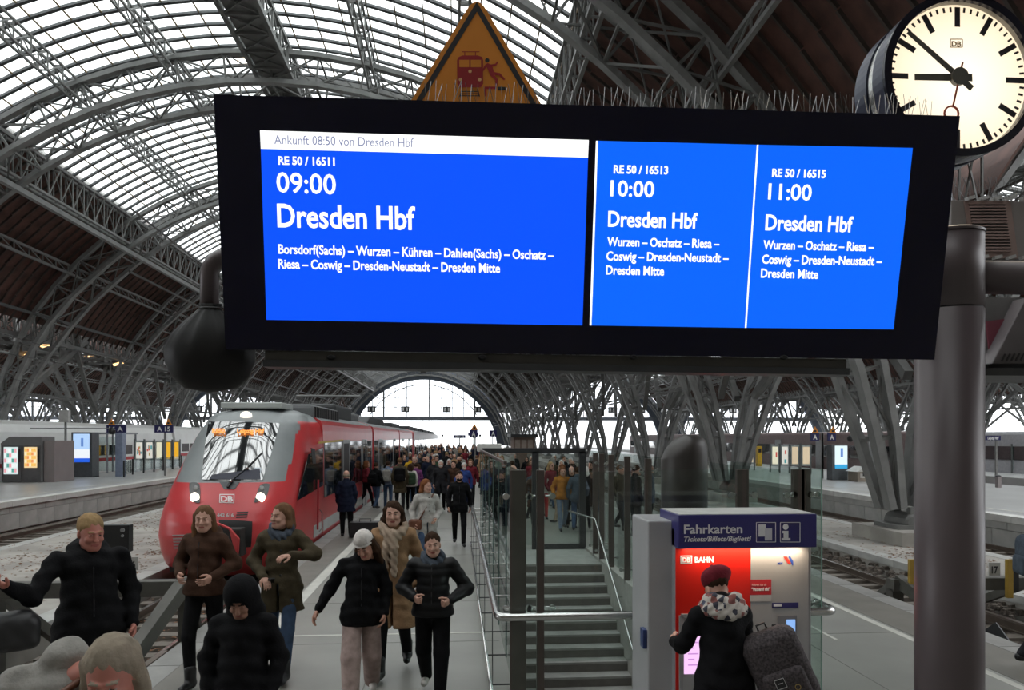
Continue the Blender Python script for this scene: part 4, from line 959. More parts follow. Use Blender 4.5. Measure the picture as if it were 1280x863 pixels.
def patch(name, cs_, m, par, off=.012, nu=14, nv=14, rnd=None):
    """patch on the nose: outline control points in pixels, corners tl tr br bl"""
    q = MB(); a, b, c, d = [Vector(p) for p in cs_]
    for j in range(nv+1):
        for i in range(nu+1):
            u, v = i/nu, j/nv
            if rnd:
                uu, vv = 2*u-1, 2*v-1; k = rnd
                uu, vv = uu*math.sqrt(1-k*vv*vv/2), vv*math.sqrt(1-k*uu*uu/2); u, v = (uu+1)/2, (vv+1)/2
            p = (a*(1-u)+b*u)*(1-v)+(d*(1-u)+c*u)*v; q.v.append(tuple(N(p.x, p.y, off)))
    for j in range(nv):
        for i in range(nu): k_ = j*(nu+1)+i; q.f.append((k_, k_+1, k_+nu+2, k_+nu+1)); q.mi.append(0)
    return q.build(name, m, par, True)
def zn(x, y): return (200+x/4.11, 490+y/4.11)
mask = patch('grey_mask', [zn(300, 88), zn(655, 88), zn(560, 452), zn(172, 440)], M_TGR, train, .012, 20, 16, .35)
patch('grey_mask', [zn(236, 150), zn(305, 95), zn(232, 450), zn(178, 425)], M_TGR, train, .010, 8, 10, .3)
patch('grey_mask', [zn(600, 92), zn(712, 160), zn(606, 425), zn(520, 455)], M_TGR, train, .010, 8, 10, .3)
ws = patch('windscreen', [zn(248, 150), zn(622, 158), zn(530, 455), zn(212, 452)], M_WIND, train, .03, 20, 18, .08)
patch('dashboard', [zn(270, 425), zn(515, 395), zn(520, 448), zn(255, 448)], mat('dash_navy', (.008, .01, .03), .5), ws, .045, 8, 4)
M_LED = mat('led_orange', (1, .30, .05), emit=1.3)
def ntext(s, u0, u1, v, cap, m, par, bold=0, off=.06):
    a, b = N(u0, v, off), N(u1, v, off); c = N(u0, v-cap, off); d = (b-a)
    text('lettering', s, a, d, (c-a), (c-a).length, d.length, m, par, bold, .002)
ntext('RE50', 267, 283, 541.5, 5.5, M_LED, ws, .05, .11); ntext('Leipzig Hbf', 298, 332, 541.5, 5.5, M_LED, ws, .05, .11)
def zz(pts): return [zn(*p) for p in pts]
M_HLC = mat('headlight_dark', (.03, .03, .03), .15); M_HL = mat('headlight', (1, .93, .78), emit=3.5)
for cs_, lamp in (([(148, 462), (208, 466), (210, 578), (158, 560)], (184, 541)), ([(515, 472), (570, 468), (548, 545), (478, 578)], (521, 541))):
    h_ = patch('headlight_housing', zz(cs_), M_HLC, train, .02, 8, 8, .5)
    p = N(*zn(*lamp), .05); q = MB(); q.lathe([(.085, 0), (.1, .02), (.06, .035), (.0, .04)], (0, 0, 0), 16); q.v = [(x+p.x, p.y-z, y*1.1+p.z) for x, y, z in q.v]; q.build('headlight', M_HL, h_, True)
    p = N(*zn(lamp[0]+5, lamp[1]-48), .04); q = MB(); q.lathe([(.05, 0), (.055, .02), (.0, .03)], (0, 0, 0), 12); q.v = [(x+p.x, p.y-z, y+p.z) for x, y, z in q.v]; q.build('side_lamp', mat('lamp_clear', (.3, .3, .3), .1), h_, True)
p = N(*zn(447, 123), .05); q = MB(); q.lathe([(.13, 0), (.135, .03), (.08, .06), (0, .07)], (0, 0, 0), 18); q.v = [(x*1.05+p.x, p.y-z, y*.8+p.z) for x, y, z in q.v]; q.build('top_lamp', mat('top_lamp', (1, .90, .75), emit=1.6), train, True)
lgp = patch('logo_panel', zz([(307, 525), (384, 525), (382, 572), (305, 570)]), mat('logo_white', (.72, .68, .68), .4), train, .014, 4, 4)
patch('logo_panel', zz([(311, 529), (380, 529), (378, 568), (309, 566)]), M_RED, lgp, .018, 4, 4)
ntext('DB', zn(314, 0)[0], zn(376, 0)[0], zn(0, 563)[1], 7, MATS['logo_white'], lgp, .04, .024)
ntext('442 616', zn(294, 0)[0], zn(380, 0)[0], zn(0, 642)[1], 4.5, mat('number_pale', (.5, .42, .42), .5), train, .04, .016)
for i in range(3): patch('vent_slot', zz([(395+i*-2, 617+i*12), (455-i*3, 615+i*12), (453-i*3, 622+i*12), (395-i*2, 624+i*12)]), M_BLACK, train, .014, 3, 1)
patch('lower_grille', zz([(305, 462), (412, 462), (385, 500), (330, 500)]), mat('wiper_well', (.06, .065, .07), .4), train, .013, 6, 4)
patch('coupler_opening', zz([(300, 655), (478, 664), (470, 800), (330, 800)]), M_BLACK, train, .02, 8, 6, .1)
for s_, x0_, x1_ in ((0, 64, 132), (1, 560, 640)):
    for i in range(5): patch('lower_grille', zz([(x0_+i*2, 735+i*16), (x1_+i*2, 733+i*16), (x1_+2+i*2, 741+i*16), (x0_+3+i*2, 743+i*16)]), mat('grille_slat', (.30, .22, .22), .5), train, .02, 3, 1)
# coupler cover, hanging open
q = MB(); q.prism([N(*zn(x, y), .0)+Vector((0, -.25-k, 0)) for x, y, k in ((290, 658, 0), (385, 688, .15), (440, 740, .25), (430, 850, .2), (395, 850, .1), (388, 715, .05))], (0, .1, 0)); q.build('coupler_cover', M_RED, train, bevel=.02)
q = MB(); c_ = N(*zn(350, 720), 0); q.box(c_.x-.02, c_.x+.35, c_.y-.3, c_.y+.3, c_.z-.5, c_.z+.1); q.build('coupler', M_BOG, train, bevel=.03)
# wiper
q = MB(); a, b, c = N(*zn(372, 455), .06), N(*zn(455, 385), .07), N(*zn(530, 310), .06); q.tube([a, b, c], .014, 6); q.bar(N(*zn(352, 490), .05), a, .05); wp = q.build('wiper', M_BLACK, train)
for pp in ((372, 455), (455, 388)): p = N(*zn(*pp), .1); q = MB(); q.lathe([(.03, -.03), (.045, 0), (.03, .03)], (p.x, p.y, p.z), 10); q.build('wiper_joint', M_INOX, wp)
q = MB(); patch('sticker', zz([(488, 388), (526, 390), (520, 415), (484, 413)]), mat('sticker_white', (.5, .55, .6), .5), ws, .035, 2, 2)
# cars
prof = [(1.30, -.38), (1.42, -.2), (1.46, .1), (1.46, 2.88), (1.445, 3.05), (1.39, 3.17), (1.18, 3.28), (.8, 3.40), (.3, 3.45)]
prof = prof+[(-x, z) for x, z in prof[::-1]]
def car(y0, y1, name='car_body', m=M_RED, par=train):
    q = MB(); n = len(prof)
    for y in (y0, y1): q.v += [(TX+x, y, z) for x, z in prof]
    for i in range(n):
        j = (i+1) % n; q.f.append((i, j, n+j, n+i)); zc = (prof[i][1]+prof[j][1])/2; q.mi.append(1 if zc > 3.15 else 0)
    q.f.append(tuple(range(n))); q.mi.append(0); q.f.append(tuple(range(n, 2*n))[::-1]); q.mi.append(0)
    return q.build(name, [m, M_TROOF], par)
RX = TX+HW   # right side plane
def sidebox(name, y0, y1, z0, z1, m, par, off=.008, th=.02):
    q = MB(); q.box(RX-th, RX+off, y0, y1, z0, z1); return q.build(name, m, par)
def sidepoly(name, pts, m, par, off=.012):
    q = MB(); q.prism([S(u, v, RX+off) for u, v in pts], (-.01, 0, 0)); return q.build(name, m, par)
segs = [(YN, 32.6), (33.2, 47.8), (48.4, 62)]
M_DOORG = mat('door_frame', (.33, .34, .35), .4); M_GANG = mat('bellows', (.03, .03, .033), .8)
for i, (a, b) in enumerate(segs):
    cb = car(a, b)
    sidebox('stripe', a+.05, b-.05, .12, .42, M_TSTR, cb, .006); sidebox('window_band', a+.15, b-.1, 1.03, 2.57, mat('window_band', (.03, .032, .036), .3), cb, .006)
    if i < 2: q = MB(); q.box(TX-1.3, TX+1.3, b, b+.6, -.2, 3.1); q.build('gangway_bellows', M_GANG, train)
    doors = [(a+3.6, a+5.0)] if i == 0 else [(a+2.2, a+3.6), (b-4.2, b-2.8)]
    if i == 0: doors.append((b-3.4, b-2.0))
    y = a+.25
    win = []
    while y < b-1.0:
        w1 = min(y+1.45, b-.2); clash = [d for d in doors if w1 > d[0]-.1 and y < d[1]+.1]
        if clash: y = clash[0][1]+.15; continue
        win.append((y, w1)); y = w1+.08
    for (u, v) in win:
        w_ = sidebox('side_window', u, v, 1.05, 2.55, M_WIND, cb, .01)
    for d in doors:
        dd = sidebox('door', d[0], d[1], -.05, 2.62, M_DOORG, cb, .016)
        if i == 0 and d[0] < a+4:   # open doorway
            q = MB(); q.box(RX-.3, RX+.02, d[0]+.12, d[1]-.12, 0, 2.5); q.build('open_doorway', M_BLACK, dd)
        else:
            for k in (0, 1):
                c0 = d[0]+.08+k*(d[1]-d[0])/2; q = MB(); q.box(RX, RX+.022, c0, c0+(d[1]-d[0])/2-.16, .75, 2.45); q.build('door_pane', M_WIND, dd)
            q = MB(); q.box(RX, RX+.024, (d[0]+d[1])/2-.02, (d[0]+d[1])/2+.02, -.02, 2.6); q.build('door_seal', M_BLACK, dd)
# driver's cab side
sidepoly('cab_window', [(372, 626), (386, 568), (404, 559), (404, 607)], M_WIND, train, .02)
q = MB(); q.box(RX-.02, RX+.012, 19.3, 20.5, .12, .42); q.build('stripe', M_TSTR, train)
q = MB(); q.tube([(RX+.05, 19.55, .3), (RX+.07, 19.55, 1.6)], .025, 8); q.build('grab_bar', mat('grab_red', (.35, .02, .03), .4), train)
q = MB(); q.tube([(RX+.03, 19.9, .2), (RX+.1, 19.9, .3), (RX+.1, 19.9, .7), (RX+.03, 19.9, .8)], .015, 8); q.build('step_handle', M_INOX, train)
sidepoly('mirror', [(389, 560), (394, 562), (395, 580), (391, 580)], M_BLACK, train, .09)
sidepoly('yellow_stripe', [(398, 552.5), (429, 549.5), (429, 551.5), (398, 555)], mat('yellow_band', (.55, .38, .06), .5), train, .012)
for yy_ in (21.5, 24.2): pass
# bogies and underframe
for y in (18.4, 32.9, 48.1, 61):
    q = MB()
    for k in (-1.25, 1.25):
        for s_ in (-.75, .75):
            b0 = len(q.v); q.lathe([(.36, -.06), (.42, -.04), (.42, .06)], (0, 0, 0), 16)
            q.v[b0:] = [(TX+s_+z, y+k+x, -.08+yv) for x, yv, z in q.v[b0:]]
    q.box(TX-1.15, TX-.95, y-1.7, y+1.7, -.25, .0); q.box(TX+.95, TX+1.15, y-1.7, y+1.7, -.25, .0); q.box(TX-.9, TX+.9, y-.4, y+.4, -.3, .1)
    q.build('bogie', M_BOG, train)
q = MB(); q.box(TX-1.2, TX+1.2, 20.6, 30, -.42, -.3); q.box(TX-1.2, TX+1.2, 36, 46, -.42, -.3); q.box(TX-1.2, TX+1.2, 51, 59, -.42, -.3); q.build('underframe', M_BOG, train)
# roof gear
def rbox(name, x0, x1, y0, y1, z0, z1, m, bv=.04): q = MB(); q.box(TX+x0, TX+x1, y0, y1, z0, z1); return q.build(name, m, train, bevel=bv)
rbox('front_fairing', -.75, .75, 18.9, 20.2, 3.42, 3.58, M_TSTR, .03)
fr_ = rbox('grille_box', -1.0, 1.22, 20.5, 25.0, 3.1, 3.6, M_TROOF, .1)
for i in range(16): q = MB(); q.box(TX+.85, TX+1.26, 20.7+i*.26, 20.8+i*.26, 3.25, 3.54); q.build('grille_slot', M_BLACK, fr_)
rbox('equipment_box', -1.0, 1.0, 25.6, 29.5, 3.3, 3.85, mat('roof_dark', (.05, .052, .055), .7), .1); rbox('equipment_box', -.9, .9, 30, 32.4, 3.3, 3.7, M_TROOF, .1)
q = MB(); q.prism([(TX+.9, 35, 3.3), (TX+.9, 37, 3.75), (TX+.9, 43, 3.75), (TX+.9, 45.5, 3.3)], (-1.8, 0, 0)); q.build('roof_hump', MATS['roof_dark'], train, bevel=.08)
rbox('equipment_box', -.8, .8, 50, 57, 3.3, 3.7, MATS['roof_dark'], .1)
pg = thing('pantograph', 'dark folded pantograph with insulators on the roof of the red train', 'pantograph', (TX, 33, 3.5)); 
q = MB()
for s_ in (-.5, .5): q.tube([(TX+s_, 32.2, 3.75), (TX+s_*.6, 34.6, 4.1), (TX+s_*.8, 32.8, 4.45)], .03, 6)
q.tube([(TX-.8, 32.8, 4.47), (TX+.8, 32.8, 4.47)], .03, 6); q.build('arm', M_DARK, pg)
for s_ in (-.5, .5):
    for y in (32.2, 34.8): q = MB(); q.lathe([(.05, 0), (.1, .05), (.05, .1), (.1, .15), (.05, .2), (.1, .25), (.05, .3)], (TX+s_, y, 3.45), 10); q.build('insulator', mat('insulator', (.10, .06, .05), .3), pg)
# second coupled unit: red nose, then sides paled in colour to stand for distance haze
un2 = thing('regional_train', 'second red train unit coupled behind, fading towards the bright hall end', 'train', (TX, 63, -.5))
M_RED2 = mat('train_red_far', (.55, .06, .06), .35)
car(64.5, 150, 'car_body', mat('train_hazed', (.42, .36, .37), .4), un2)
q = MB(); n = len(prof); q.v += [(TX+x*.75, 63.2, .1+z*.92) for x, z in prof]+[(TX+x*1.01, 64.5, z+.0) for x, z in prof]+[(TX+x*1.01, 65.3, z) for x, z in prof]
for k in (0, 1):
    for i in range(n): j = (i+1) % n; q.f.append((k*n+i, k*n+j, (k+1)*n+j, (k+1)*n+i)); q.mi.append(0)
q.f.append(tuple(range(n))); q.mi.append(0); q.build('nose', M_RED, un2)
for i in range(22):
    y = 66+i*3.6; q = MB(); q.box(RX-.02, RX+.012, y, y+2.6, 1.0, 2.45); q.build('side_window', M_WIND, un2)
    if i % 3 == 1: q = MB(); q.box(RX-.02, RX+.02, y+2.7, y+3.5, 0, 2.6); q.build('door', M_DOORG, un2)
rb = MB()
for i in range(8): rb.box(TX-.8, TX+.8, 68+i*10, 75+i*10, 3.35, 3.75)
rb.build('equipment_boxes', MATS['roof_dark'], un2)['kind'] = 'stuff'
# ================================================================ WHITE LONG-DISTANCE TRAIN AT THE LEFT
wt = thing('express_train', 'white express train with a red stripe beyond the left platform', 'train', (-25.8, 20, -.5))
M_ICE = mat('train_white', (.80, .81, .80), .3, 0, .04, 1); M_ICER = mat('train_stripe_red', (.5, .02, .03), .4)
wx = -24.35
for k in range(5):
    y0_ = 14+k*26.2; q = MB(); pf = [(1.35, -.3), (1.45, .3), (1.45, 2.4), (1.36, 3.0), (1.1, 3.45), (.6, 3.68), (-.6, 3.68), (-1.1, 3.45), (-1.36, 3.0), (-1.45, 2.4), (-1.45, .3), (-1.35, -.3)]
    n = len(pf); q.v = [(-25.8+x, y, z) for y in (y0_, y0_+25.6) for x, z in pf]
    for i in range(n): j = (i+1) % n; q.f.append((i, j, n+j, n+i)); q.mi.append(0)
    q.f += [tuple(range(n)), tuple(range(n, 2*n))[::-1]]; q.mi += [0, 0]; cb = q.build('car_body', M_ICE, wt, False)
    q = MB(); q.box(wx-.02, wx+.012, y0_+.3, y0_+25.3, 1.05, 1.28); q.build('red_stripe', M_ICER, cb)
    for i in range(11): q = MB(); q.box(wx-.02, wx+.014, y0_+1.5+i*2.05, y0_+3.2+i*2.05, 1.45, 2.15); q.build('side_window', M_WIND, cb)
    q = MB(); q.box(-26.9, -24.7, y0_+25.6, y0_+26.2, -.2, 3.4); q.build('gangway_bellows', M_GANG, wt)
    q = MB(); q.box(-26.9, -24.6, y0_+1, y0_+24, -.5, -.28); q.build('underframe', M_BOG, wt)
# grey and reddish trains far right
for (x, y0_, y1_, m, lab) in ((38.5, 40, 130, mat('train_dull', (.30, .30, .32), .5), 'dull grey train standing far off in the right hall'), (30, 45, 120, mat('train_dull_red', (.22, .16, .16), .5), 'greyish red train standing beyond the far right platform')):
    t = thing('distant_train', lab, 'train', (x, y0_, -.5)); q = MB(); q.box(x-1.45, x+1.45, y0_, y1_, -.2, 3.1); q.build('car_body', m, t, bevel=.2)
    q = MB(); q.box(x-1.5, x-1.46, y0_+1, y1_-1, 1.2, 2.1); q.build('window_band', M_WIND, t)
    for i in range(10): q = MB(); yy_ = y0_+3+i*7.5; q.box(x-1.53, x-1.5, yy_, yy_+1.2, 0, 2.5); q.build('door', M_DOORG, t)
# ================================================================ FURNITURE ON THE LEFT PLATFORM
def gz(u, v, z): return G(u, v, z)
def lx(u, v, z=LZ): return G(u, v, z)
M_MG = mat('kiosk_grey', (.19, .19, .195), .4, .2, .05, 2); M_MG2 = mat('kiosk_side', (.30, .265, .265), .35, .4, .05, 2)
b = lx(3, 603.5); b2 = P(52, 603, b.y); vm = thing('vending_machine', 'grey twin vending machine with lit snack shelves on the left platform', 'vending machine', tuple(b))
zt = lambda u, v, y: P(u, v, y).z
Y = b.y; x0, x1 = b.x, b2.x; ztop_ = zt(30, 546, Y)
q = MB(); q.prism([(x0, Y, LZ), (x1+.0, Y, LZ), (x1, Y, ztop_), (x0+.35, Y, ztop_), (x0-.1, Y, ztop_-.35)], (0, 1.3, 0)); q.build('case', M_MG, vm, bevel=.02)
q = MB(); q.box(x1+.02, P(66, 600, Y).x, Y+.15, Y+2.2, LZ, zt(60, 551, Y)); q.build('side_case', M_MG2, vm, bevel=.02)
goods = [mat('goods_'+n_, c, emit=1.0) for n_, c in (('pink', (.8, .35, .4)), ('white', (.8, .85, .85)), ('green', (.1, .35, .3)), ('amber', (.85, .5, .12)), ('orange', (.8, .3, .1)), ('cream', (.85, .75, .5)))]  # snacks glow by themselves, standing in for the shelf lighting
for (u0, u1, v0, v1, pal, wm) in ((5.5, 23, 559, 593, (0, 1, 1, 2), (.75, .9, .9)), (31, 47, 559, 585, (3, 4, 5, 3), (1, .75, .4))):
    q = MB(); q.box(P(u0-3, 600, Y).x, P(u1+4, 600, Y).x, Y-.04, Y, LZ+.06, zt(30, 557, Y)); d_ = q.build('door', mat('vend_door', (.11, .11, .115), .35), vm, bevel=.01)
    q = MB(); q.box(P(u0, 600, Y).x, P(u1, 600, Y).x, Y-.06, Y-.045, zt(20, v1, Y), zt(20, v0, Y)); q.build('lit_window', mat('vend_glow%d' % u0, wm, emit=.8), d_)
    for r_ in range(5):
        for c_ in range(5):
            uu = u0+1+(u1-u0-2)*c_/5; vv = v0+2+(v1-v0-3)*r_/5; q = MB(); q.box(P(uu, 600, Y).x, P(uu+(u1-u0)/6.5, 600, Y).x, Y-.10, Y-.062, zt(20, vv+(v1-v0)/7, Y), zt(20, vv, Y)); q.build('snack', goods[pal[(r_*2+c_) % 4]], d_)
    q = MB(); q.box(P(u1+1.2, 600, Y).x, P(u1+3, 600, Y).x, Y-.07, Y-.04, zt(20, 578, Y), zt(20, 562, Y)); q.build('coin_panel', M_BLACK, d_)
def simple_box(name, label, cat, u0, v1, u1, v0, z=LZ, m=M_MG, dy=.5, base=None, part='body'):
    b = G(u0, v1, z); a = P(u1, v0, b.y); t = thing(name, label, cat, tuple(b)); q = MB(); q.box(b.x, a.x, b.y, b.y+dy, z, a.z); q.build(part, m, t, bevel=.015); return t, b.y
t, Y = simple_box('litter_bin', 'small grey bin beside the twin vending machine', 'bin', 67, 600, 74, 580, m=M_MG2)
q = MB(); q.box(P(68, 0, Y).x, P(73, 0, Y).x, Y-.02, Y, zt(70, 586, Y), zt(70, 583, Y)); q.build('slot', M_BLACK, t)
# totem
def totem(label, u0, u1, v0, v1, su0, su1, sv0, sv1, z, colors, side=.9):
    b = G(u0, v1, z); Y = b.y; a = P(u1, v0, Y); t = thing('info_totem', label, 'information totem', tuple(b))
    q = MB(); q.box(b.x, a.x, Y, Y+side, z, a.z); q.build('case', mat('totem_grey', (.10, .11, .12), .4, .2), t, bevel=.02)
    q = MB(); q.box(b.x, a.x, Y+.05, Y+side, z-.0, z+.06); q.build('plinth', M_DARK, t)
    n = len(colors); 
    for i, (f0, f1, cn, c) in enumerate(colors):
        q = MB(); q.box(P(su0, 0, Y).x, P(su1, 0, Y).x, Y-.015-.001*i, Y-.01, zt(u0, sv0+(sv1-sv0)*f1, Y), zt(u0, sv0+(sv1-sv0)*f0, Y)); sc = q.build('screen', mat('totem_'+cn, c, emit=.95), t)
    q = MB(); p = P((su0+su1)/2+1, sv0+(sv1-sv0)*.3, Y-.02); q.box(p.x-.07, p.x+.07, p.y-.01, p.y, p.z-.25, p.z+.25); q.build('screen_figure', mat('totem_fig', (.15, .3, .7), emit=.8), t)
    return t
totem('grey information totem with blue and white screen on the left platform', 89, 115, 540.5, 597, 91.5, 112, 542.5, 578, LZ, [(0, .55, 'sky', (.45, .65, .95)), (.55, .86, 'white', (.85, .9, .95)), (.86, 1, 'blue', (.02, .12, .75))])
totem('grey information totem with pale blue screen on the right platform', 1040, 1060, 556, 600.5, 1043.5, 1059, 557.5, 586, RZ, [(0, .82, 'pale', (.75, .9, .95)), (.82, 1, 'cyan', (.03, .35, .65))], .6)
# camera mast left
def mast(label, u, v1, v0, z, arms, boxuv=None, r=.07):
    b = G(u, v1, z); Y = b.y; t = thing('camera_mast', label, 'mast', tuple(b)); a = P(u, v0, Y)
    q = MB(); q.lathe([(r, 0), (r*.9, a.z-z)], tuple(b), 12); q.build('pole', mat('mast_grey', (.22, .22, .22), .4, .3), t, True)
    if boxuv: 
        p, s_ = P(boxuv[0], boxuv[1], Y-.1), P(boxuv[2], boxuv[3], Y-.1); q = MB(); q.box(p.x, s_.x, Y-.35, Y-.05, s_.z, p.z); q.build('box', mat('mast_box', (.45, .45, .44), .5), t, bevel=.02)
    for (u0, v_, u1) in arms:
        p, s_ = P(u0, v_, Y), P(u1, v_, Y); q = MB(); q.tube([p, s_], .028, 6); q.build('arm', MATS['mast_grey'], t)
        for e in (u0, u1):
            if abs(e-u) < 3: continue
            c = P(e, v_+3, Y-.1); q = MB(); q.lathe([(.02, .2), (.1, .16), (.2, .0), (.19, -.1), (.08, -.22)], tuple(c), 12); q.build('camera_dome', M_BLACK, t, True)
    return t
mast('grey camera mast with white box and two domes on the left platform', 82, 598, 528, LZ, [(25, 535.5, 140)], (76, 513, 88, 528))
mast('thin camera mast with dome on the far right platform', 1085.5, 596, 520, RZ, [(1063, 545, 1086)], None, .05)
# glass shelter
def shelter(label, u0, u1, v1, v0, z, n=3, depth=2.5):
    b = G(u0, v1, z); Y = b.y; a = P(u1, v0, Y); t = thing('glass_shelter', label, 'shelter', tuple(b)); w_ = (a.x-b.x)/n
    for i in range(n+1):
        x = b.x+w_*i; q = MB(); q.box(x-.05, x+.05, Y-.04, Y+.04, z, a.z); q.build('post', mat('shelter_grey', (.25, .27, .30), .4), t)
        q = MB(); q.box(x-.05, x+.05, Y+depth-.04, Y+depth+.04, z, a.z); q.build('post', MATS['shelter_grey'], t)
    for i in range(n):
        x = b.x+w_*i; q = MB(); q.box(x+.06, x+w_-.06, Y-.01, Y+.01, z+.15, a.z-.15); q.build('pane', M_SHGLASS, t)
    q = MB(); q.box(b.x-.1, a.x+.1, Y-.1, Y+depth+.1, a.z, a.z+.12); q.build('roof', MATS['shelter_grey'], t); return t
shelter('glass waiting shelter on the left platform behind the information totem', 119, 149, 592, 543, LZ, 2)
t, Y = simple_box('advert_pillar', 'blue-grey upright pillar at the end of the glass shelter', 'pillar', 144, 596, 153, 541, LZ, mat('blue_grey', (.22, .26, .36), .4), .5, part='shaft')
# poster fence left
def poster_row(label, pts, v0, v1, vb, z, cols, pw=None):
    t = None
    for i, (u0, u1, vbase, cl) in enumerate(pts):
        b = G(u0, vbase, z); Y = b.y
        if t is None: t = thing('poster_rack', label, 'poster rack', tuple(b))
        a = P(u0, v0+(i*.0), Y); c = P(u1, v1, Y)
        for u in (u0-1.2, u1+.6):
            q = MB(); x = P(u, 0, Y).x; q.box(x-.035, x+.035, Y-.03, Y+.04, z, a.z+.1); q.build('post', mat('rack_post', (.13, .14, .14), .4, .3), t)
        q = MB(); q.box(a.x, c.x, Y-.02, Y+.05, c.z, a.z); pf_ = q.build('frame', mat('rack_frame', (.3, .34, .34), .4), t)
        q = MB(); m_ = .12; q.box(a.x+m_*.6, c.x-m_*.6, Y-.03, Y-.02, c.z+m_, a.z-m_); ps = q.build('poster', mat('poster_'+cl[0], cl[1], emit=.75), pf_)
        rnd = random.Random(i*7+int(u0)); wd = c.x-a.x; hd_ = a.z-c.z
        for k in range(cl[2]):
            x_ = a.x+wd*rnd.uniform(.12, .65); z_ = c.z+hd_*rnd.uniform(.12, .7); q = MB(); q.box(x_, x_+wd*rnd.uniform(.12, .28), Y-.034, Y-.03, z_, z_+hd_*rnd.uniform(.08, .26)); q.build('poster_patch', mat('patch_%s' % ('red', 'teal', 'ochre')[k % 3], ((.7, .12, .1), (.1, .4, .42), (.45, .35, .12))[k % 3], emit=.6), ps)
    return t
cream = ('cream', (.85, .82, .62)); white = ('white', (.8, .78, .7)); amber = ('amber', (.95, .5, .03)); tan_ = ('tan', (.72, .58, .40))
poster_row('row of five lit posters in a rack on the left platform', [(169, 179.5, 590, (*white, 7)), (182, 192, 588.5, (*white, 7)), (194.5, 203.5, 587, (*cream, 0)), (207, 214.5, 586, (*amber, 0)), (217, 224.5, 585, (*amber, 0))], 551, 575.5, 0, LZ, None)
poster_row('rack of four lit cream timetable posters on the right platform', [(964, 973.5, 590, (*cream, 1)), (976, 986, 591, (*white, 2)), (988.5, 998.5, 592, (*tan_, 0)), (1002, 1013, 593, (*tan_, 0))], 556.5, 582.5, 0, RZ, None)
poster_row('single poster frame left of the cream poster rack on the right platform', [(935, 942.5, 588, (*tan_, 2))], 555, 580, 0, RZ, None)
poster_row('framed poster standing at the right edge of the picture', [(1266, 1284, 592, ('dim', (.30, .26, .2), 4))], 557, 589, 0, RZ, None)
# glass fence along the left platform
t = thing('glass_fence', 'low glass fence with thin posts along the left platform by the posters', 'fence', tuple(G(155, 597, LZ)))
fp = [(155, 597), (166, 593.5), (179.5, 591.5), (192.5, 590), (204, 588.5), (216, 587), (227, 585.5), (236, 584.5)]
for i, (u, v) in enumerate(fp):
    b = G(u, v, LZ); q = MB(); q.box(b.x-.04, b.x+.04, b.y-.04, b.y+.04, LZ, LZ+1.0); q.build('post', M_DARK, t)
    if i:
        a = G(*fp[i-1], LZ); q = MB(); q.bar(Vector((a.x+.08, a.y, LZ+.55)), Vector((b.x-.08, b.y, LZ+.55)), .02, .8); q.build('pane', M_SHGLASS, t)
# platform letter signs
M_SGN = mat('sign_blue', (.012, .012, .09), .4); M_SWH = mat('sign_white', (.75, .75, .75), .5)
def psign(label, s, u0, v0, u1, v1, Y, tri_u=None, pole=True, z=LZ, emit=False):
    a, b = P(u0, v0, Y), P(u1, v1, Y); t = thing('platform_sign', label, 'sign', (a.x, Y, b.z))
    q = MB(); q.box(a.x, b.x, Y, Y+.12, b.z, a.z); pl_ = q.build('panel', M_SGN, t)
    text('lettering', s, P((u0+u1)/2, v1-(v1-v0)*.2, Y-.012), (1, 0, 0), (0, 0, 1), (a.z-b.z)*.6, (b.x-a.x)*(.72 if len(s) > 1 else .5), M_SWH, t, .03, align='C')
    if pole: q = MB(); x = P(pole if pole is not True else (u0+u1)/2, 0, Y).x; q.box(x-.05, x+.05, Y+.13, Y+.22, z, a.z); q.build('pole', mat('mast_grey', (.22, .22, .22)), t)
    if tri_u:
        w2 = (b.x-a.x)*.0+P(tri_u+4.5, 0, Y).x-P(tri_u, 0, Y).x; c = P(tri_u, v0, Y); q = MB(); q.prism([(c.x-w2, Y, c.z), (c.x+w2, Y, c.z), (c.x, Y, c.z+w2*1.8)], (0, .03, 0)); tr_ = q.build('warning_triangle', M_ORG, t)
        q = MB(); q.box(c.x-w2*.3, c.x+w2*.3, Y-.01, Y-.002, c.z+w2*.25, c.z+w2*.8); q.build('symbol', M_SBLK, tr_)
    return t
psign('blue sign reading 16 A with orange triangle, partly behind a camera dome', '16 A', 133, 531.5, 157, 541, 47, 139.5, 145)
psign('blue sign reading A 15 with orange triangle left of the train', 'A 15', 193, 531.5, 216, 541, 47, 210.5, 205)
psign('left blue sign with white letter A and orange triangle, right platform', 'A', 1014, 541.5, 1024, 551.5, 41, 1019, 1029.5)
psign('right blue sign with white letter A and orange triangle, right platform', 'A', 1035, 541.5, 1045, 551.5, 41, 1041, 1029.8)
psign('small blue station sign between the leg and the letter A signs', 'Leipzig', 983, 545.5, 994, 551, 70, None, 988)
psign('small blue station sign right of the mauve pillar', 'Leipzig Hbf', 1232, 545, 1251, 550.5, 40, None, 1248)
psign('blue sign with white letter A above the crowd', 'A', 587, 537.5, 597, 547.5, 46, 593, 594, 0)
psign('second blue letter A sign behind the lamp box above the crowd', 'A', 612, 538, 621, 546, 62, None, 616, 0)
for i, (u0, u1, v0, v1, Y) in enumerate(((567, 582, 544, 548, 80), (585, 598, 541, 545, 95))):
    psign(f'small blue hanging sign above the far crowd, {("left","right")[i]} one', 'Gleis 16', u0, v0, u1, v1, Y, None, True, 0)
mast('camera mast with two domes above the far crowd', 575, 568, 532, 0, [(553, 541.5, 600)], None, .04)
t, Y = simple_box('lamp_box', 'long white light box above the back of the stairwell', 'lamp', 597, 690, 626, 556, 0, mat('lampbox_white', (.62, .62, .6), .5), .01)
bpy.data.objects.remove(t.children[0]); Y = 19.2
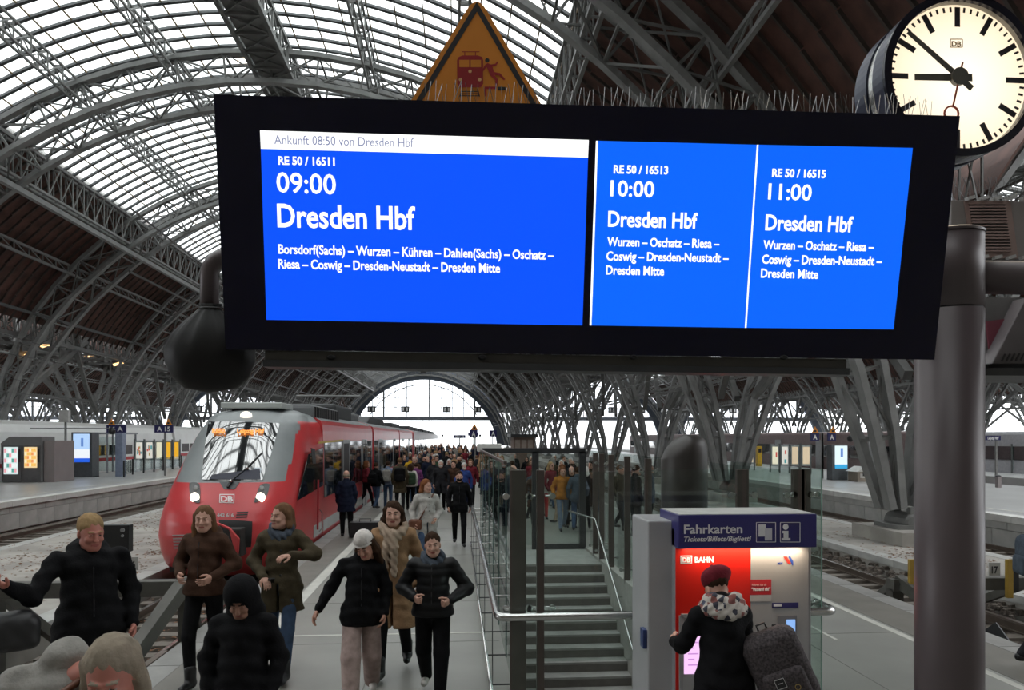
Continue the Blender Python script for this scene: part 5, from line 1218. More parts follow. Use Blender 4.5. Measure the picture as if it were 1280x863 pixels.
q = MB(); a, b = P(597, 555, Y), P(627, 565, Y); q.box(a.x, b.x, Y, Y+.6, b.z, a.z); q.build('box', mat('lampbox_white', (.62, .62, .6), .5), t, bevel=.02)
q = MB(); q.box(a.x+.3, a.x+.36, Y+.2, Y+.26, 0, b.z); q.build('post', M_DARK, t)
t, Y = simple_box('kiosk', 'small brown kiosk with flat roof behind the stairwell crowd', 'kiosk', 642, 592, 668, 546, 0, mat('kiosk_brown', (.16, .11, .09), .6), 3, part='cabin')
p, q_ = P(638, 543, Y), P(672, 547, Y); q = MB(); q.box(p.x, q_.x, Y-.3, Y+3.3, q_.z, p.z); q.build('roof', M_DARK, t)
for i in range(3): q = MB(); a = P(644+i*8, 550, Y); b = P(650+i*8, 562, Y); q.box(a.x, b.x, Y-.03, Y-.005, b.z, a.z); q.build('window', mat('kiosk_window', (.3, .25, .22), .3), t)
# hut-like box, bollard, yellow box on the right
b = G(1072, 602.5, RZ); Y = b.y; e = P(1091, 602, Y); t = thing('hut_box', 'small house-shaped concrete box with white roof on the right platform', 'box', tuple(b)); zt1 = zt(1080, 590, Y); ze = zt(1080, 583.5, Y)
q = MB(); q.box(b.x, e.x, Y, Y+1.0, RZ, zt1); q.build('body', mat('hut_brown', (.25, .21, .17), .6), t, bevel=.02)
xm = (b.x+e.x)/2; q = MB(); q.prism([(b.x-.08, Y-.08, zt1), (e.x+.08, Y-.08, zt1), (xm, Y-.08, ze)], (0, 1.2, 0)); q.build('roof', mat('hut_white', (.6, .6, .57), .5), t)
q = MB(); q.box(b.x+.15, e.x-.15, Y-.02, Y, RZ+.2, zt1-.1); q.build('poster', mat('hut_poster', (.5, .48, .45), .5), t); q = MB(); q.box(xm-.15, xm+.15, Y-.03, Y-.02, RZ+.3, RZ+.6); q.build('picture', M_BLACK, t)
t, Y = simple_box('bollard', 'slim grey bollard right of the mauve pillar', 'bollard', 1247.5, 610, 1252, 595, RZ, M_MG2, .2); q = MB(); bb = P(1249.7, 596, Y); q.lathe([(.12, 0), (.13, .04), (.05, .08)], (bb.x, Y+.1, bb.z), 10); q.build('cap', M_DARK, t)
t, Y = simple_box('yellow_box', 'yellow ticket stamping box on the right platform', 'box', 947, 583, 952.5, 558, RZ, mat('yellow_case', (.6, .38, .03), .4), .4); q = MB(); q.box(P(948, 0, Y).x, P(951.5, 0, Y).x, Y-.02, Y, zt(950, 566, Y), zt(950, 561, Y)); q.build('display', M_BLACK, t)
# distant figures' posters in the right hall
poster_row('blue and white poster frame behind the near arch leg', [(1096, 1101, 577, ('blue', (.1, .2, .7), 0)), (1118, 1124, 578, ('mint', (.6, .75, .7), 1))], 557, 574, 0, RZ, None)
poster_row('red poster frame left of the second arch leg', [(882, 890, 581, ('redp', (.6, .15, .1), 2))], 555, 573, 0, RZ, None)
poster_row('pair of small lit posters far off under the letter A signs', [(1022, 1028, 567, (*white, 0)), (1031, 1037, 567, (*white, 1))], 553, 563, 0, RZ, None)
# ================================================================ OVERHEAD LINES
M_WR = mat('overhead_wire', (.06, .06, .06), .5)
def wire(label, pts, r=.018):
    q = MB()
    for a, b in zip(pts, pts[1:]): q.bar(a, b, r*1.6)
    t = q.build('overhead_wire', M_WR); tag(t, label, 'wire', 'overhead wires of the tracks'); return t
for x, nm in ((-5.1, 'red train'), (-13.9, 'empty left track'), (8.9, 'track right of our platform'), (15.25, 'track before the far right platform'), (-25.8, 'white train')):
    wire(f'thin contact wire above the {nm}', [(x, 12, 5.3), (x, 180, 5.3)]); wire(f'thin sagging carrier wire above the {nm}', [(x, 12+i*14, 6.3-(.5 if i % 2 else 0)) for i in range(13)], .014)
def spanw(label, a, b): q = MB(); q.tube([a, b], .045, 8); tag(q.build('span_rod', M_STEEL2), label, 'rod', 'rods across the hall')
pa, pb_ = P(370, 495, 36), P(450, 495.5, 36); t = thing('catenary_bracket', 'grey overhead line bracket above the red train roof', 'bracket', tuple(pa)); q = MB(); q.tube([pa, pb_], .05, 8); q.build('arm', M_STEEL2, t); q = MB(); q.tube([P(428, 496, 36), P(400, 508, 36)], .03, 6); q.build('stay', M_STEEL2, t); c = P(428, 496, 36); q = MB(); q.tube([c+Vector((-.25, 0, -.9)), c, c+Vector((.2, 0, -.9))], .06, 6); q.build('insulator', mat('insulator', (.1, .06, .05)), t)
wire('long diagonal pipe under the left roof boarding', [(-19.7, 8, 13.9), (-19.7, 180, 13.9)], .15).data.materials[0] = M_STEEL2
wire('second long pipe along the left legs', [(-25.5, 8, 10.2), (-25.5, 180, 10.2)], .1)
# warm floodlights fixed to the left bracing nodes
M_FL = mat('flood_warm', (1, .55, .22), emit=3)
for i, (u, v) in enumerate(((57, 432), (35, 444), (72, 375), (148, 455), (141, 408), (112, 445), (190, 461), (305, 70), (160, 425))):
    Y = 52+i*3 if i != 7 else 35; p = P(u, v, Y); t = thing('floodlight', f'small warm orange floodlight fixed in the roof steelwork, {ORD[i]} one', 'lamp', tuple(p), 'floodlights in the steelwork')
    q = MB(); q.bar(p+Vector((-.35, 0, -.1)), p+Vector((.35, 0, .12)), .22, .16); q.build('lens', M_FL, t); q = MB(); q.bar(p+Vector((-.38, .12, -.06)), p+Vector((.38, .12, .2)), .2, .2); q.build('housing', M_DARK, t)
# ================================================================ PEOPLE: distance-field bodies meshed with surface nets
def V3(*a): return np.array(a, dtype=np.float32)
class Field:
    """smooth union / subtraction of tapered capsules and ellipsoids"""
    def __init__(s): s.p = []
    def cap(s, a, b, ra, rb=None, k=.03, sub=False, sy=1.0): s.p.append(('c', V3(*a), V3(*b), ra, ra if rb is None else rb, k, sub, sy)); return s
    def ell(s, c, r, k=.03, sub=False): s.p.append(('e', V3(*c), V3(*r), 0, 0, k, sub, 1)); return s
    def box(s, c, hs, r, k=.02): s.p.append(('b', V3(*c), V3(*hs), r, 0, k, False, 1)); return s
    def chain(s, pts, rs, k=.03, sy=1.0):
        for i in range(len(pts)-1): s.cap(pts[i], pts[i+1], rs[i], rs[i+1], k, False, sy)
        return s
    def bounds(s):
        lo = np.full(3, 9e9); hi = -lo
        for t, a, b, ra, rb, k, sub, sy in s.p:
            if sub: continue
            if t == 'c': l = np.minimum(a-ra, b-rb); h = np.maximum(a+ra, b+rb)
            else: l = a-b; h = a+b
            lo = np.minimum(lo, l); hi = np.maximum(hi, h)
        return lo, hi
    def ev(s, X, Y, Z):
        D = None
        for t, a, b, ra, rb, k, sub, sy in s.p:
            if t == 'c':
                ab = b-a; L = float(ab@ab)+1e-9; px, py, pz = X-a[0], Y-a[1], Z-a[2]
                h = np.clip((px*ab[0]+py*ab[1]+pz*ab[2])/L, 0, 1)
                d = np.sqrt((px-ab[0]*h)**2+((py-ab[1]*h)/sy)**2+(pz-ab[2]*h)**2)-(ra+(rb-ra)*h)
            elif t == 'b':
                ex_, ey_, ez_ = np.abs(X-a[0])-b[0]+ra, np.abs(Y-a[1])-b[1]+ra, np.abs(Z-a[2])-b[2]+ra
                d = np.sqrt(np.maximum(ex_, 0)**2+np.maximum(ey_, 0)**2+np.maximum(ez_, 0)**2)+np.minimum(np.maximum(ex_, np.maximum(ey_, ez_)), 0)-ra
            else:
                qx, qy, qz = (X-a[0])/b[0], (Y-a[1])/b[1], (Z-a[2])/b[2]
                k0 = np.sqrt(qx*qx+qy*qy+qz*qz); k1 = np.sqrt((qx/b[0])**2+(qy/b[1])**2+(qz/b[2])**2)+1e-6
                d = k0*(k0-1)/k1
            if sub:
                h = np.clip(.5-.5*(D+d)/k, 0, 1); D = D*(1-h)-d*h+k*h*(1-h)
            elif D is None: D = d
            else:
                h = np.clip(.5+.5*(D-d)/k, 0, 1); D = D*(1-h)+d*h-k*h*(1-h)
        return D
def net(f, res, extra=None, pad=.03, bounds=None):
    lo, hi = f.bounds() if bounds is None else bounds
    lo = lo-pad-res; hi = hi+pad+res
    n = np.ceil((hi-lo)/res).astype(int)+1
    ax = [(lo[i]+res*np.arange(n[i])).astype(np.float32) for i in range(3)]
    X, Y, Z = np.meshgrid(*ax, indexing='ij'); D = f.ev(X, Y, Z)
    if extra is not None: D = extra(D, X, Y, Z)
    ins = D < 0
    c = np.zeros(tuple(n-1), np.int8)
    for i in (0, 1):
        for j in (0, 1):
            for k in (0, 1): c += ins[i:n[0]-1+i, j:n[1]-1+j, k:n[2]-1+k]
    act = (c > 0) & (c < 8); idx = np.full(act.shape, -1, int); ii, jj, kk = np.nonzero(act); m = len(ii); idx[act] = np.arange(m)
    # np.nonzero and boolean assignment share C order
    P_ = np.zeros((m, 3)); W_ = np.zeros(m)
    cor = [(i, j, k) for i in (0, 1) for j in (0, 1) for k in (0, 1)]
    for a in cor:
        for ax_ in range(3):
            if a[ax_]: continue
            b = list(a); b[ax_] = 1
            da = D[ii+a[0], jj+a[1], kk+a[2]]; db = D[ii+b[0], jj+b[1], kk+b[2]]; cr = (da < 0) != (db < 0)
            t = np.where(cr, da/(da-db+1e-12), 0); q = np.array(a, float)[None, :].repeat(m, 0); q[:, ax_] += t
            P_[cr] += q[cr]; W_[cr] += 1
    P_ /= W_[:, None]; pts = lo+res*(P_+np.stack([ii, jj, kk], 1))
    F_ = []
    for ax_ in range(3):
        s0 = [slice(None)]*3; s1 = [slice(None)]*3; s0[ax_] = slice(0, -1); s1[ax_] = slice(1, None)
        ch = ins[tuple(s0)] != ins[tuple(s1)]; u, v = [(1, 2), (2, 0), (0, 1)][ax_]
        g = np.stack(np.nonzero(ch), 1); g = g[(g[:, u] > 0) & (g[:, v] > 0)]; g = g[(g[:, u] < n[u]-1) & (g[:, v] < n[v]-1)]
        def at(du, dv): h = g.copy(); h[:, u] += du; h[:, v] += dv; return idx[h[:, 0], h[:, 1], h[:, 2]]
        q = np.stack([at(-1, -1), at(0, -1), at(0, 0), at(-1, 0)], 1); fl = ~ins[g[:, 0], g[:, 1], g[:, 2]]; q[fl] = q[fl][:, ::-1]; F_.append(q)
    F_ = np.concatenate(F_); F_ = F_[(F_ >= 0).all(1)]
    return pts, F_
def npmesh(name, parts, mats):
    """parts: list of (pts, faces, material index array or int)"""
    vs, fs, ms = [], [], []; o = 0
    for p, f, mi in parts: vs.append(p); fs.append(f+o); ms.append(np.full(len(f), mi) if np.isscalar(mi) else mi); o += len(p)
    v = np.concatenate(vs); f = np.concatenate(fs); m_ = np.concatenate(ms)
    me = bpy.data.meshes.new(name); me.vertices.add(len(v)); me.vertices.foreach_set('co', v.astype(np.float32).ravel())
    me.loops.add(len(f)*4); me.loops.foreach_set('vertex_index', f.astype(np.int32).ravel()); me.polygons.add(len(f)); me.polygons.foreach_set('loop_start', np.arange(0, len(f)*4, 4, dtype=np.int32))
    for x in mats: me.materials.append(x)
    me.polygons.foreach_set('material_index', m_.astype(np.int32)); me.polygons.foreach_set('use_smooth', np.ones(len(f), bool)); me.update(calc_edges=True); me.validate(); return me
def mcenter(p, f): return p[f].mean(1)
# ---- skin and cloth materials
def skin(n, c): return mat('skin_'+n, c, .55, 0, .06, 8)
SK = {'fair': skin('fair', (.50, .28, .21)), 'warm': skin('warm', (.40, .20, .14)), 'red': skin('ruddy', (.42, .16, .12)), 'tan': skin('tan', (.30, .15, .10))}
M_LIP = mat('lips', (.33, .09, .08), .5); M_EYE = mat('eye_white', (.30, .26, .24), .4); M_IRIS = mat('iris', (.02, .015, .012), .2)
CLC = {'black': (.0065, .0065, .0075), 'charcoal': (.02, .02, .023), 'navy': (.009, .012, .027), 'brown': (.055, .028, .018), 'olive': (.065, .052, .032), 'camel': (.30, .18, .10), 'beige': (.38, .29, .22),
    'pink-beige': (.36, .27, .25), 'grey': (.25, .24, .22), 'light grey': (.40, .38, .36), 'denim blue': (.05, .08, .14), 'pale blue': (.16, .20, .28), 'dark red': (.16, .02, .03), 'red': (.35, .03, .03), 'yellow': (.55, .33, .02), 'orange': (.42, .16, .03),
    'white': (.60, .56, .53), 'purple': (.15, .04, .14), 'blue': (.03, .06, .22), 'green': (.04, .07, .04), 'blonde': (.30, .20, .10), 'grey-blonde': (.25, .21, .16), 'auburn': (.16, .06, .025), 'dark brown': (.035, .018, .010), 'light brown': (.14, .075, .04), 'white-haired': (.5, .5, .48), 'slate': (.07, .085, .11)}
def cloth(c): return mat('cloth_'+c.replace(' ', '_').replace('-', '_'), CLC[c], .85, 0, .22, 14, bump=.25, spec=.12)
# ---- head
def head_field(res):
    f = Field(); f.ell((0, .018, .035), (.076, .097, .092)); f.ell((0, -.028, -.035), (.062, .068, .085), .04); f.cap((-.012, -.068, -.098), (.012, -.068, -.098), .022, k=.03)
    f.cap((-.052, -.01, -.07), (-.02, -.06, -.098), .02, .018, .03); f.cap((.052, -.01, -.07), (.02, -.06, -.098), .02, .018, .03)
    if res < .012:
        for s in (-1, 1):
            f.ell((s*.031, -.100, .0), (.019, .011, .012), .012, True)
        f.cap((0, -.092, .01), (0, -.112, -.036), .008, .0125, .012); f.ell((0, -.108, -.038), (.018, .010, .009), .01)
        for s in (-1, 1):
            f.ell((s*.031, -.0815, .0), (.0135, .0125, .0125), .003); f.cap((s*.014, -.094, .021), (s*.046, -.084, .021), .0065, .005, .012)
            f.ell((s*.04, -.075, -.035), (.02, .018, .018), .02)
            f.ell((s*.077, .008, -.012), (.010, .018, .031), .006)
        f.cap((-.019, -.088, -.066), (.019, -.088, -.066), .0075, k=.008); f.cap((-.015, -.088, -.075), (.015, -.088, -.075), .008, k=.006)
    else:
        f.cap((0, -.092, .01), (0, -.11, -.036), .012, .015, .015)
    f.cap((0, .02, -.05), (0, .035, -.22), .052, .056, .03)
    return f
_hc = {}
def head_mesh(res):
    if res in _hc: return _hc[res]
    p, q = net(head_field(res), res); c = mcenter(p, q); mi = np.zeros(len(q), int)
    if res < .012:
        for s in (-1, 1):
            d = np.sqrt((c[:, 0]-s*.031)**2+(c[:, 2])**2); fr = c[:, 1] < -.086
            mi[(d < .0115) & (np.abs(c[:, 2]) < .0052) & fr] = 2; mi[(d < .0066) & (np.abs(c[:, 2]) < .0058) & fr] = 3
            mi[(np.abs(c[:, 2]-.022-.004*(1-np.abs(c[:, 0]*s-.03)/.02)) < .0042) & (c[:, 0]*s > .013) & (c[:, 0]*s < .049) & (c[:, 1] < -.06)] = 4
        mi[(np.abs(c[:, 2]+.0705) < .0085-.12*np.abs(c[:, 0])) & (np.abs(c[:, 0]) < .024) & (c[:, 1] < -.08)] = 1
    else:
        for s in (-1, 1): mi[(np.abs(c[:, 0]-s*.031) < .014) & (np.abs(c[:, 2]-.004) < .012) & (c[:, 1] < -.06)] = 4
        mi[(np.abs(c[:, 2]+.07) < .008) & (np.abs(c[:, 0]) < .022) & (c[:, 1] < -.075)] = 1
    _hc[res] = (p, q, mi); return _hc[res]
# ---- hand: wrist at origin, fingers along -Z, palm facing -Y for the right hand; s=+1 thumb on +X
_hd = {}
def hand_mesh(s, curl, res=.0065):
    key = (s, curl, res)
    if key in _hd: return _hd[key]
    f = Field(); f.cap((0, 0, .05), (0, 0, .0), .026, .023); f.cap((-.022, 0, -.035), (-.018, 0, -.08), .017, .014, .012); f.cap((.022, 0, -.035), (.02, 0, -.08), .017, .014, .012); f.cap((0, 0, -.01), (0, 0, -.08), .022, .015, .015)
    L = [(.062, -.030), (.074, -.0105), (.080, .0095), (.072, .029)]
    for i, (ln, x) in enumerate(L):
        x = x*s; a = np.array((x, 0, -.082)); t = .15; pts = [a]; 
        for seg in (.45, .32, .28):
            t += curl; a = a+ln*seg*np.array((.05*s*(i-1.5)*.5, -math.sin(t), -math.cos(t))); pts.append(a)
        f.chain(pts, [.0088, .0082, .0075, .0062], .003)
    f.chain([np.array((s*.022, -.005, -.02)), np.array((s*.045, -.014, -.045)), np.array((s*.052, -.024-.02*curl, -.072)), np.array((s*.046, -.034-.03*curl, -.09))], [.013, .0115, .010, .0085], .008)
    _hd[key] = net(f, res, pad=.01); return _hd[key]
def rotz(a): c, s = math.cos(a), math.sin(a); return np.array(((c, -s, 0), (s, c, 0), (0, 0, 1)))
def rotx(a): c, s = math.cos(a), math.sin(a); return np.array(((1, 0, 0), (0, c, -s), (0, s, c)))
def roty(a): c, s = math.cos(a), math.sin(a); return np.array(((c, 0, s), (0, 1, 0), (-s, 0, c)))
def frame(d, n):   # columns x,y,z with z=-d (fingers along d), y away from the palm normal n
    z = -np.array(d, float); z /= np.linalg.norm(z); y = -np.array(n, float); y -= z*(y@z); y /= np.linalg.norm(y)+1e-9; x = np.cross(y, z); return np.stack([x, y, z], 1)
POSE = {  # person facing -Y; +X is the person's left hand side as seen on the picture's right
 'stand': dict(),
 'walk': dict(kneeR=(-.10, -.13, .50), ankR=(-.10, -.22, .10), kneeL=(.10, .03, .48), ankL=(.10, .26, .15), elR=(-.25, .07, 1.15), wrR=(-.24, -.07, .93), elL=(.25, .06, 1.15), wrL=(.25, .0, .90)),
 'walk2': dict(kneeL=(.10, -.13, .50), ankL=(.09, -.20, .10), kneeR=(-.10, .03, .48), ankR=(-.09, .24, .15), elR=(-.25, .0, 1.13), wrR=(-.25, -.14, .91), elL=(.25, .09, 1.15), wrL=(.26, .10, .90)),
}
def person(label, xy, h, face=0, pose='stand', top=('jacket', 'black', .82), legs='black', shoes='black', hair=('short', 'dark brown'), skin_='fair', head=(0, 0, 0), scarf=None, hat=None, mask=None, res=.016, hres=.006, base_z=0, fat=1.0, curl=.35, group=None, palms=None, lean=0, boots=False, wide=0, collar=None, **pz):
    p = dict(sh=.165, hip=.09, hd=(0, -.02, 1.60), neck=(0, .015, 1.46), elR=(-.23, .03, 1.14), wrR=(-.23, -.05, .90), elL=(.23, .03, 1.14), wrL=(.23, -.05, .90),
             kneeR=(-.10, -.02, .49), ankR=(-.10, .03, .09), kneeL=(.10, -.02, .49), ankL=(.10, .03, .09), toeR=None, toeL=None)
    p.update(POSE[pose]); p.update(pz)
    if lean:
        for k in ('hd', 'neck', 'elR', 'wrR', 'elL', 'wrL'):
            v = p[k]; zz_ = (v[2]-.95); p[k] = (v[0], v[1]-zz_*lean, v[2]-zz_*lean*lean*.5)
    ly = lambda z: -(z-.95)*lean
    shR, shL = np.array((-p['sh'], .01+ly(1.4), 1.405)), np.array((p['sh'], .01+ly(1.4), 1.405)); hpR, hpL = (-p['hip'], 0, .90), (p['hip'], 0, .90)
    far = res > .025
    t = thing('person', label, 'person', (xy[0], xy[1], base_z), group); t['_w'] = [0, 0, 0]; t.scale = (h/1.72,)*3; t.rotation_euler = (0, 0, R(face))
    def leg_field(r0, r1, r2, r3, f=None, lo=None):
        f = f or Field()
        for hp, kn, an in ((hpR, p['kneeR'], p['ankR']), (hpL, p['kneeL'], p['ankL'])):
            f.chain([hp, kn, an], [r0, r1, r2], .02)
        f.cap((-.06, 0, .93), (.06, 0, .93), r3, k=.05); return f
    # body: one mesh (torso, arms, legs) + finer head and hands rooted inside it
    b = leg_field(.068, .045, .037, .085)
    b.chain([(0, .01, 1.0), (0, .01+ly(1.1), 1.1), (0, .01+ly(1.3), 1.30)], [.09, .095, .11], .05); b.cap((-.11, .01+ly(1.36), 1.35), (.11, .01+ly(1.36), 1.35), .055, k=.05); b.cap((0, .015+ly(1.4), 1.40), p['neck'], .055, .05, .04)
    for s_, e, w_ in ((shR, p['elR'], p['wrR']), (shL, p['elL'], p['wrL'])): b.chain([s_-np.array((0, 0, .02)), e, w_], [.036, .034, .027], .03)
    for a_ in ('R', 'L'):
        an = p['ank'+a_]; b.cap((an[0], an[1]+.02, an[2]-.04), (an[0], an[1]-.13, an[2]-.05), .03, .022, .03)
    bres = max(res*1.35, .02); parts = []; P0, Q0 = net(b, bres); parts.append((P0, Q0, 0))
    hp_, hq_, hm_ = head_mesh(hres); hr_ = rotz(R(head[0]))@rotx(R(head[1]))@roty(R(head[2])); HD = np.array(p['hd'], float)
    parts.append((hp_@hr_.T+HD, hq_, hm_))
    if not far:
        for s_, e, w_, k in ((-1, p['elR'], p['wrR'], 0), (1, p['elL'], p['wrL'], 1)):
            e, w_ = np.array(e, float), np.array(w_, float); d = (w_-e)/np.linalg.norm(w_-e)
            n = (palms[k] if palms and palms[k] is not None else (-s_*.8, -.2, 0)); n = np.array(n, float)
            Fm = frame(d, n); tx_ = 1 if (Fm[:, 0]@np.array((0, -1, .0))) > 0 else -1
            q, g = hand_mesh(tx_, curl, .0075 if hres > .005 else .006); parts.append((q@Fm.T+w_, g, 0))
    hc = hair[1] if hair else 'dark brown'
    me = npmesh('body', parts, [SK[skin_], M_LIP, M_EYE, M_IRIS, cloth(hc)]); child(t, 'body', me)
    # trousers
    kind, tc, hem = top
    tr = leg_field(.088*fat, .064*fat+wide, .050+wide, .108*fat)
    zc_ = .17 if boots else .105
    def cutlegs(D, X, Y, Z): return np.maximum(D, Z-1.02)
    if kind != 'robe':
        P1, Q1 = net(tr, res, cutlegs); child(t, 'trousers', npmesh('trousers', [(P1, Q1, 0)], [cloth(legs)]))
    for a_ in ('R', 'L'):
        sf = Field(); an = p['ank'+a_]; toe = p.get('toe'+a_) or (an[0]*1.15, an[1]-.15, an[2]-.045)
        sf.chain([(an[0], an[1]+.03, an[2]-.035), toe], [.043, .036], .02)
        if boots: sf.cap((an[0], an[1], an[2]-.02), (an[0], an[1]-.005, an[2]+.10), .052, .056, .03)
        P2, Q2 = net(sf, res*.85); child(t, 'shoe', npmesh('shoe', [(P2, Q2, 0)], [mat('shoe_'+shoes.replace(' ', '_'), CLC[shoes], .45)]))
    # top garment
    g = Field(); puff = kind == 'puffer'; th = .035 if puff else .022; F_ = fat
    g.chain([(0, .01, .95), (0, .01+ly(1.12), 1.12), (0, .01+ly(1.3), 1.31)], [.150*F_, (.132+th*.3)*F_, (.135+th*.3)*F_], .06)
    g.cap((-.06, .01, .90), (.06, .01, .90), .140*F_, k=.05)
    g.cap((-.115, .012+ly(1.36), 1.355), (.115, .012+ly(1.36), 1.355), .075+th*.3, k=.06); g.cap((-.07, .02+ly(1.42), 1.415), (.07, .02+ly(1.42), 1.415), .05+th*.4, k=.04)
    for s_, e, w_ in ((shR, p['elR'], p['wrR']), (shL, p['elL'], p['wrL'])):
        e_, w2 = np.array(e, float), np.array(w_, float); cuff = w2+(e_-w2)*.04
        g.chain([s_-np.array((0, 0, .012)), e, cuff], [.052+th*.6, .046+th*.7, .034+th*.45], .035)
    if hem < .9:
        hx = .15+.035*(.9-hem)/.4; 
        for sx in (-1, 1): g.cap((sx*.045, .0, .95), (sx*(.065+(.9-hem)*.08), .01, hem-.1), .125*F_, (.13+(.9-hem)*.07)*F_, .06)
    g.cap((0, .02+ly(1.45), 1.42), (0, .015+ly(1.47), 1.475 if kind != 'turtleneck' else 1.5), .07+th*.5, .068+th*.5, .02)
    if collar == 'hood' : g.ell((0, .10+ly(1.45), 1.45), (.13, .09, .085), .04)
    rnd = random.Random(sum(map(ord, label))); ph = [rnd.random()*6 for _ in range(6)]
    def ex(D, X, Y, Z):
        if puff: D = D-.010*np.abs(np.sin(Z*math.pi/.085))**.6+.006
        else: D = D+.005*np.sin(Z*31+X*23+ph[0])*np.sin(X*27+Y*19+ph[1])+.004*np.sin(Z*55+Y*30+ph[2])
        D = np.maximum(D, hem-Z)
        if hem < .85 and kind == 'coat': D = np.maximum(D, -(np.maximum(np.abs(X)-.012, np.maximum(Z-.95, Y+.02))) )
        return D
    P3, Q3 = net(g, res, ex); tp = child(t, 'coat' if kind in ('coat', 'robe') else 'jacket', npmesh('coat' if kind in ('coat', 'robe') else 'jacket', [(P3, Q3, 0)], [cloth(tc) if not puff else mat('puffer_'+tc, CLC[tc], .55, 0, .2, 10, spec=.25)]))
    if not far and kind in ('coat', 'jacket', 'puffer'):
        # front closing: zip or buttons
        pts = []
        for z in np.arange(max(hem+.05, 1.0), 1.4, .03):
            Yg = np.arange(-.32, .1, .004); dd = g.ev(np.full_like(Yg, .0), Yg, np.full_like(Yg, z)); y_ = Yg[np.argmax(dd < 0)] if (dd < 0).any() else -.12; pts.append((.0, float(y_)-.002, float(z)))
        if kind == 'coat':
            for i in range(1, len(pts), 4):
                for sx in ((-.04, .04) if tc == 'camel' else (.03,)): m = MB(); m.lathe([(.012, -.008), (.013, 0), (.008, .004)], (0, 0, 0), 8); m.v = [(x+sx, pts[i][1]-z+.004, y+pts[i][2]) for x, y, z in m.v]; child(tp, 'button', m.mesh('button', M_BLACK))
        else: m = MB(); m.tube(pts, .0045, 5); child(tp, 'zip', m.mesh('zip', mat('zip_dark', (.04, .04, .045), .35, .6)))
    def onhead(f, name, m, ex=None, r_=None):
        q, e = net(f, r_ or max(hres*1.3, .009), ex); child(t, name, npmesh(name, [(q@hr_.T+HD, e, 0)], [m]))
    if hair and hat != 'hood':
        st_ = hair[0]; f = Field(); f.ell((0, .026, .046), (.0835, .102, .090))
        if st_ == 'bald': f = Field(); f.cap((-.055, .075, -.01), (.055, .075, -.01), .035, k=.03); f.ell((-.07, .03, 0), (.018, .04, .03)); f.ell((.07, .03, 0), (.018, .04, .03))
        if st_ == 'bun': f.ell((0, .10, .10), (.035, .035, .035), .02)
        if st_ in ('long', 'wavy', 'bob'):
            L_ = {'long': -.34, 'wavy': -.24, 'bob': -.10}[st_]; w_ = .045 if st_ == 'wavy' else .032
            for s in (-1, 1):
                f.chain([(s*.068, .02, .03), (s*.082, .03, -.08), (s*.095, .01 if st_ != 'bob' else .02, L_)], [.035, w_, w_*.7], .03)
                f.chain([(s*.03, .08, .03), (s*.045, .10, -.1), (s*.05, .10, L_)], [.05, .045, .03], .03)
        f.ell((0, -.135, -.028), (.080 if st_ in ('short', 'bun', 'bald') else .066, .088, .112), .01, True)
        if st_ in ('short', 'bun'): f.ell((0, -.075, -.085), (.12, .085, .075), .01, True)
        def hx_(D, X, Y, Z): return D+.003*np.sin(X*150+Z*20)*np.sin(Y*120)+(.004*np.sin(Z*60+X*40) if st_ == 'wavy' else 0)
        if st_ != 'shaved': onhead(f, 'hair', cloth(hc), hx_)
    if hat in ('beanie', 'beret'):
        f = Field(); f.ell((0, .025, .06), (.092, .11, .10)); 
        if hat == 'beret': f = Field(); f.ell((-.01, .035, .085), (.112, .118, .07)); f.ell((0, .02, .05), (.09, .108, .06), .03); f.cap((0, .04, .15), (0, .04, .165), .006)
        hc2 = {'beanie': 'white', 'beret': 'dark red'}[hat]
        onhead(f, 'hat', cloth(hc2), lambda D, X, Y, Z: np.maximum(D+(.002*np.sin(X*260) if hat == 'beanie' else 0), (.028-.12*np.maximum(0, -Y)*0)-Z+np.clip(Y, 0, .1)*-.45))
        if hat == 'beanie': f = Field(); f.ell((0, .02, .035), (.098, .115, .028)); onhead(f, 'hat_brim', cloth('white'), lambda D, X, Y, Z: D)
    if hat == 'hood':
        f = Field(); f.ell((0, .03, .03), (.118, .135, .135)); f.chain([(0, .05, -.05), (0, .05, -.17)], [.11, .14], .05)
        f.ell((0, -.15, -.03), (.072, .12, .088), .02, True); onhead(f, 'hood', cloth(tc), None, .012)
        f = Field(); f.ell((0, .01, .055), (.085, .10, .075)); onhead(f, 'hair', cloth(hc), lambda D, X, Y, Z: np.maximum(D, .035-Z))
    if mask:
        f = Field(); f.ell((0, -.045, -.055), (.066, .066, .058)); onhead(f, 'face_mask', cloth(mask), lambda D, X, Y, Z: np.maximum(np.maximum(D, Y+.03), Z+.012))
    if scarf:
        f = Field(); c0 = np.array((0, .01+ly(1.45), 1.45)); n = 12; big = .125 if scarf[1] == 'big' else .1
        ring_ = [c0+np.array((math.cos(a)*big*.86, math.sin(a)*big*.8-.01, .028*math.sin(a*2+1)+(-.02 if math.sin(a) < 0 else .02))) for a in np.linspace(0, 2*math.pi, n+1)]
        f.chain(ring_, [.042]*(n+1), .015); f.chain([q+np.array((0, -.01*0, -.045)) for q in ring_], [.036]*(n+1), .012)
        if scarf[1] == 'big':
            f.chain([(.01, -.13+ly(1.4), 1.41), (.03, -.165+ly(1.3), 1.28), (.03, -.17+ly(1.1), 1.02)], [.045, .04, .03], .02); f.chain([(-.04, -.12+ly(1.4), 1.41), (-.05, -.155+ly(1.3), 1.28), (-.05, -.165+ly(1.1), 1.1)], [.04, .035, .028], .02)
        q, e = net(f, min(res, .012), lambda D, X, Y, Z: D+.006*np.sin((X+Z*.8)*95)); child(t, 'scarf', npmesh('scarf', [(q, e, 0)], [scarf[2] if len(scarf) > 2 else cloth(scarf[0])]))
    return t
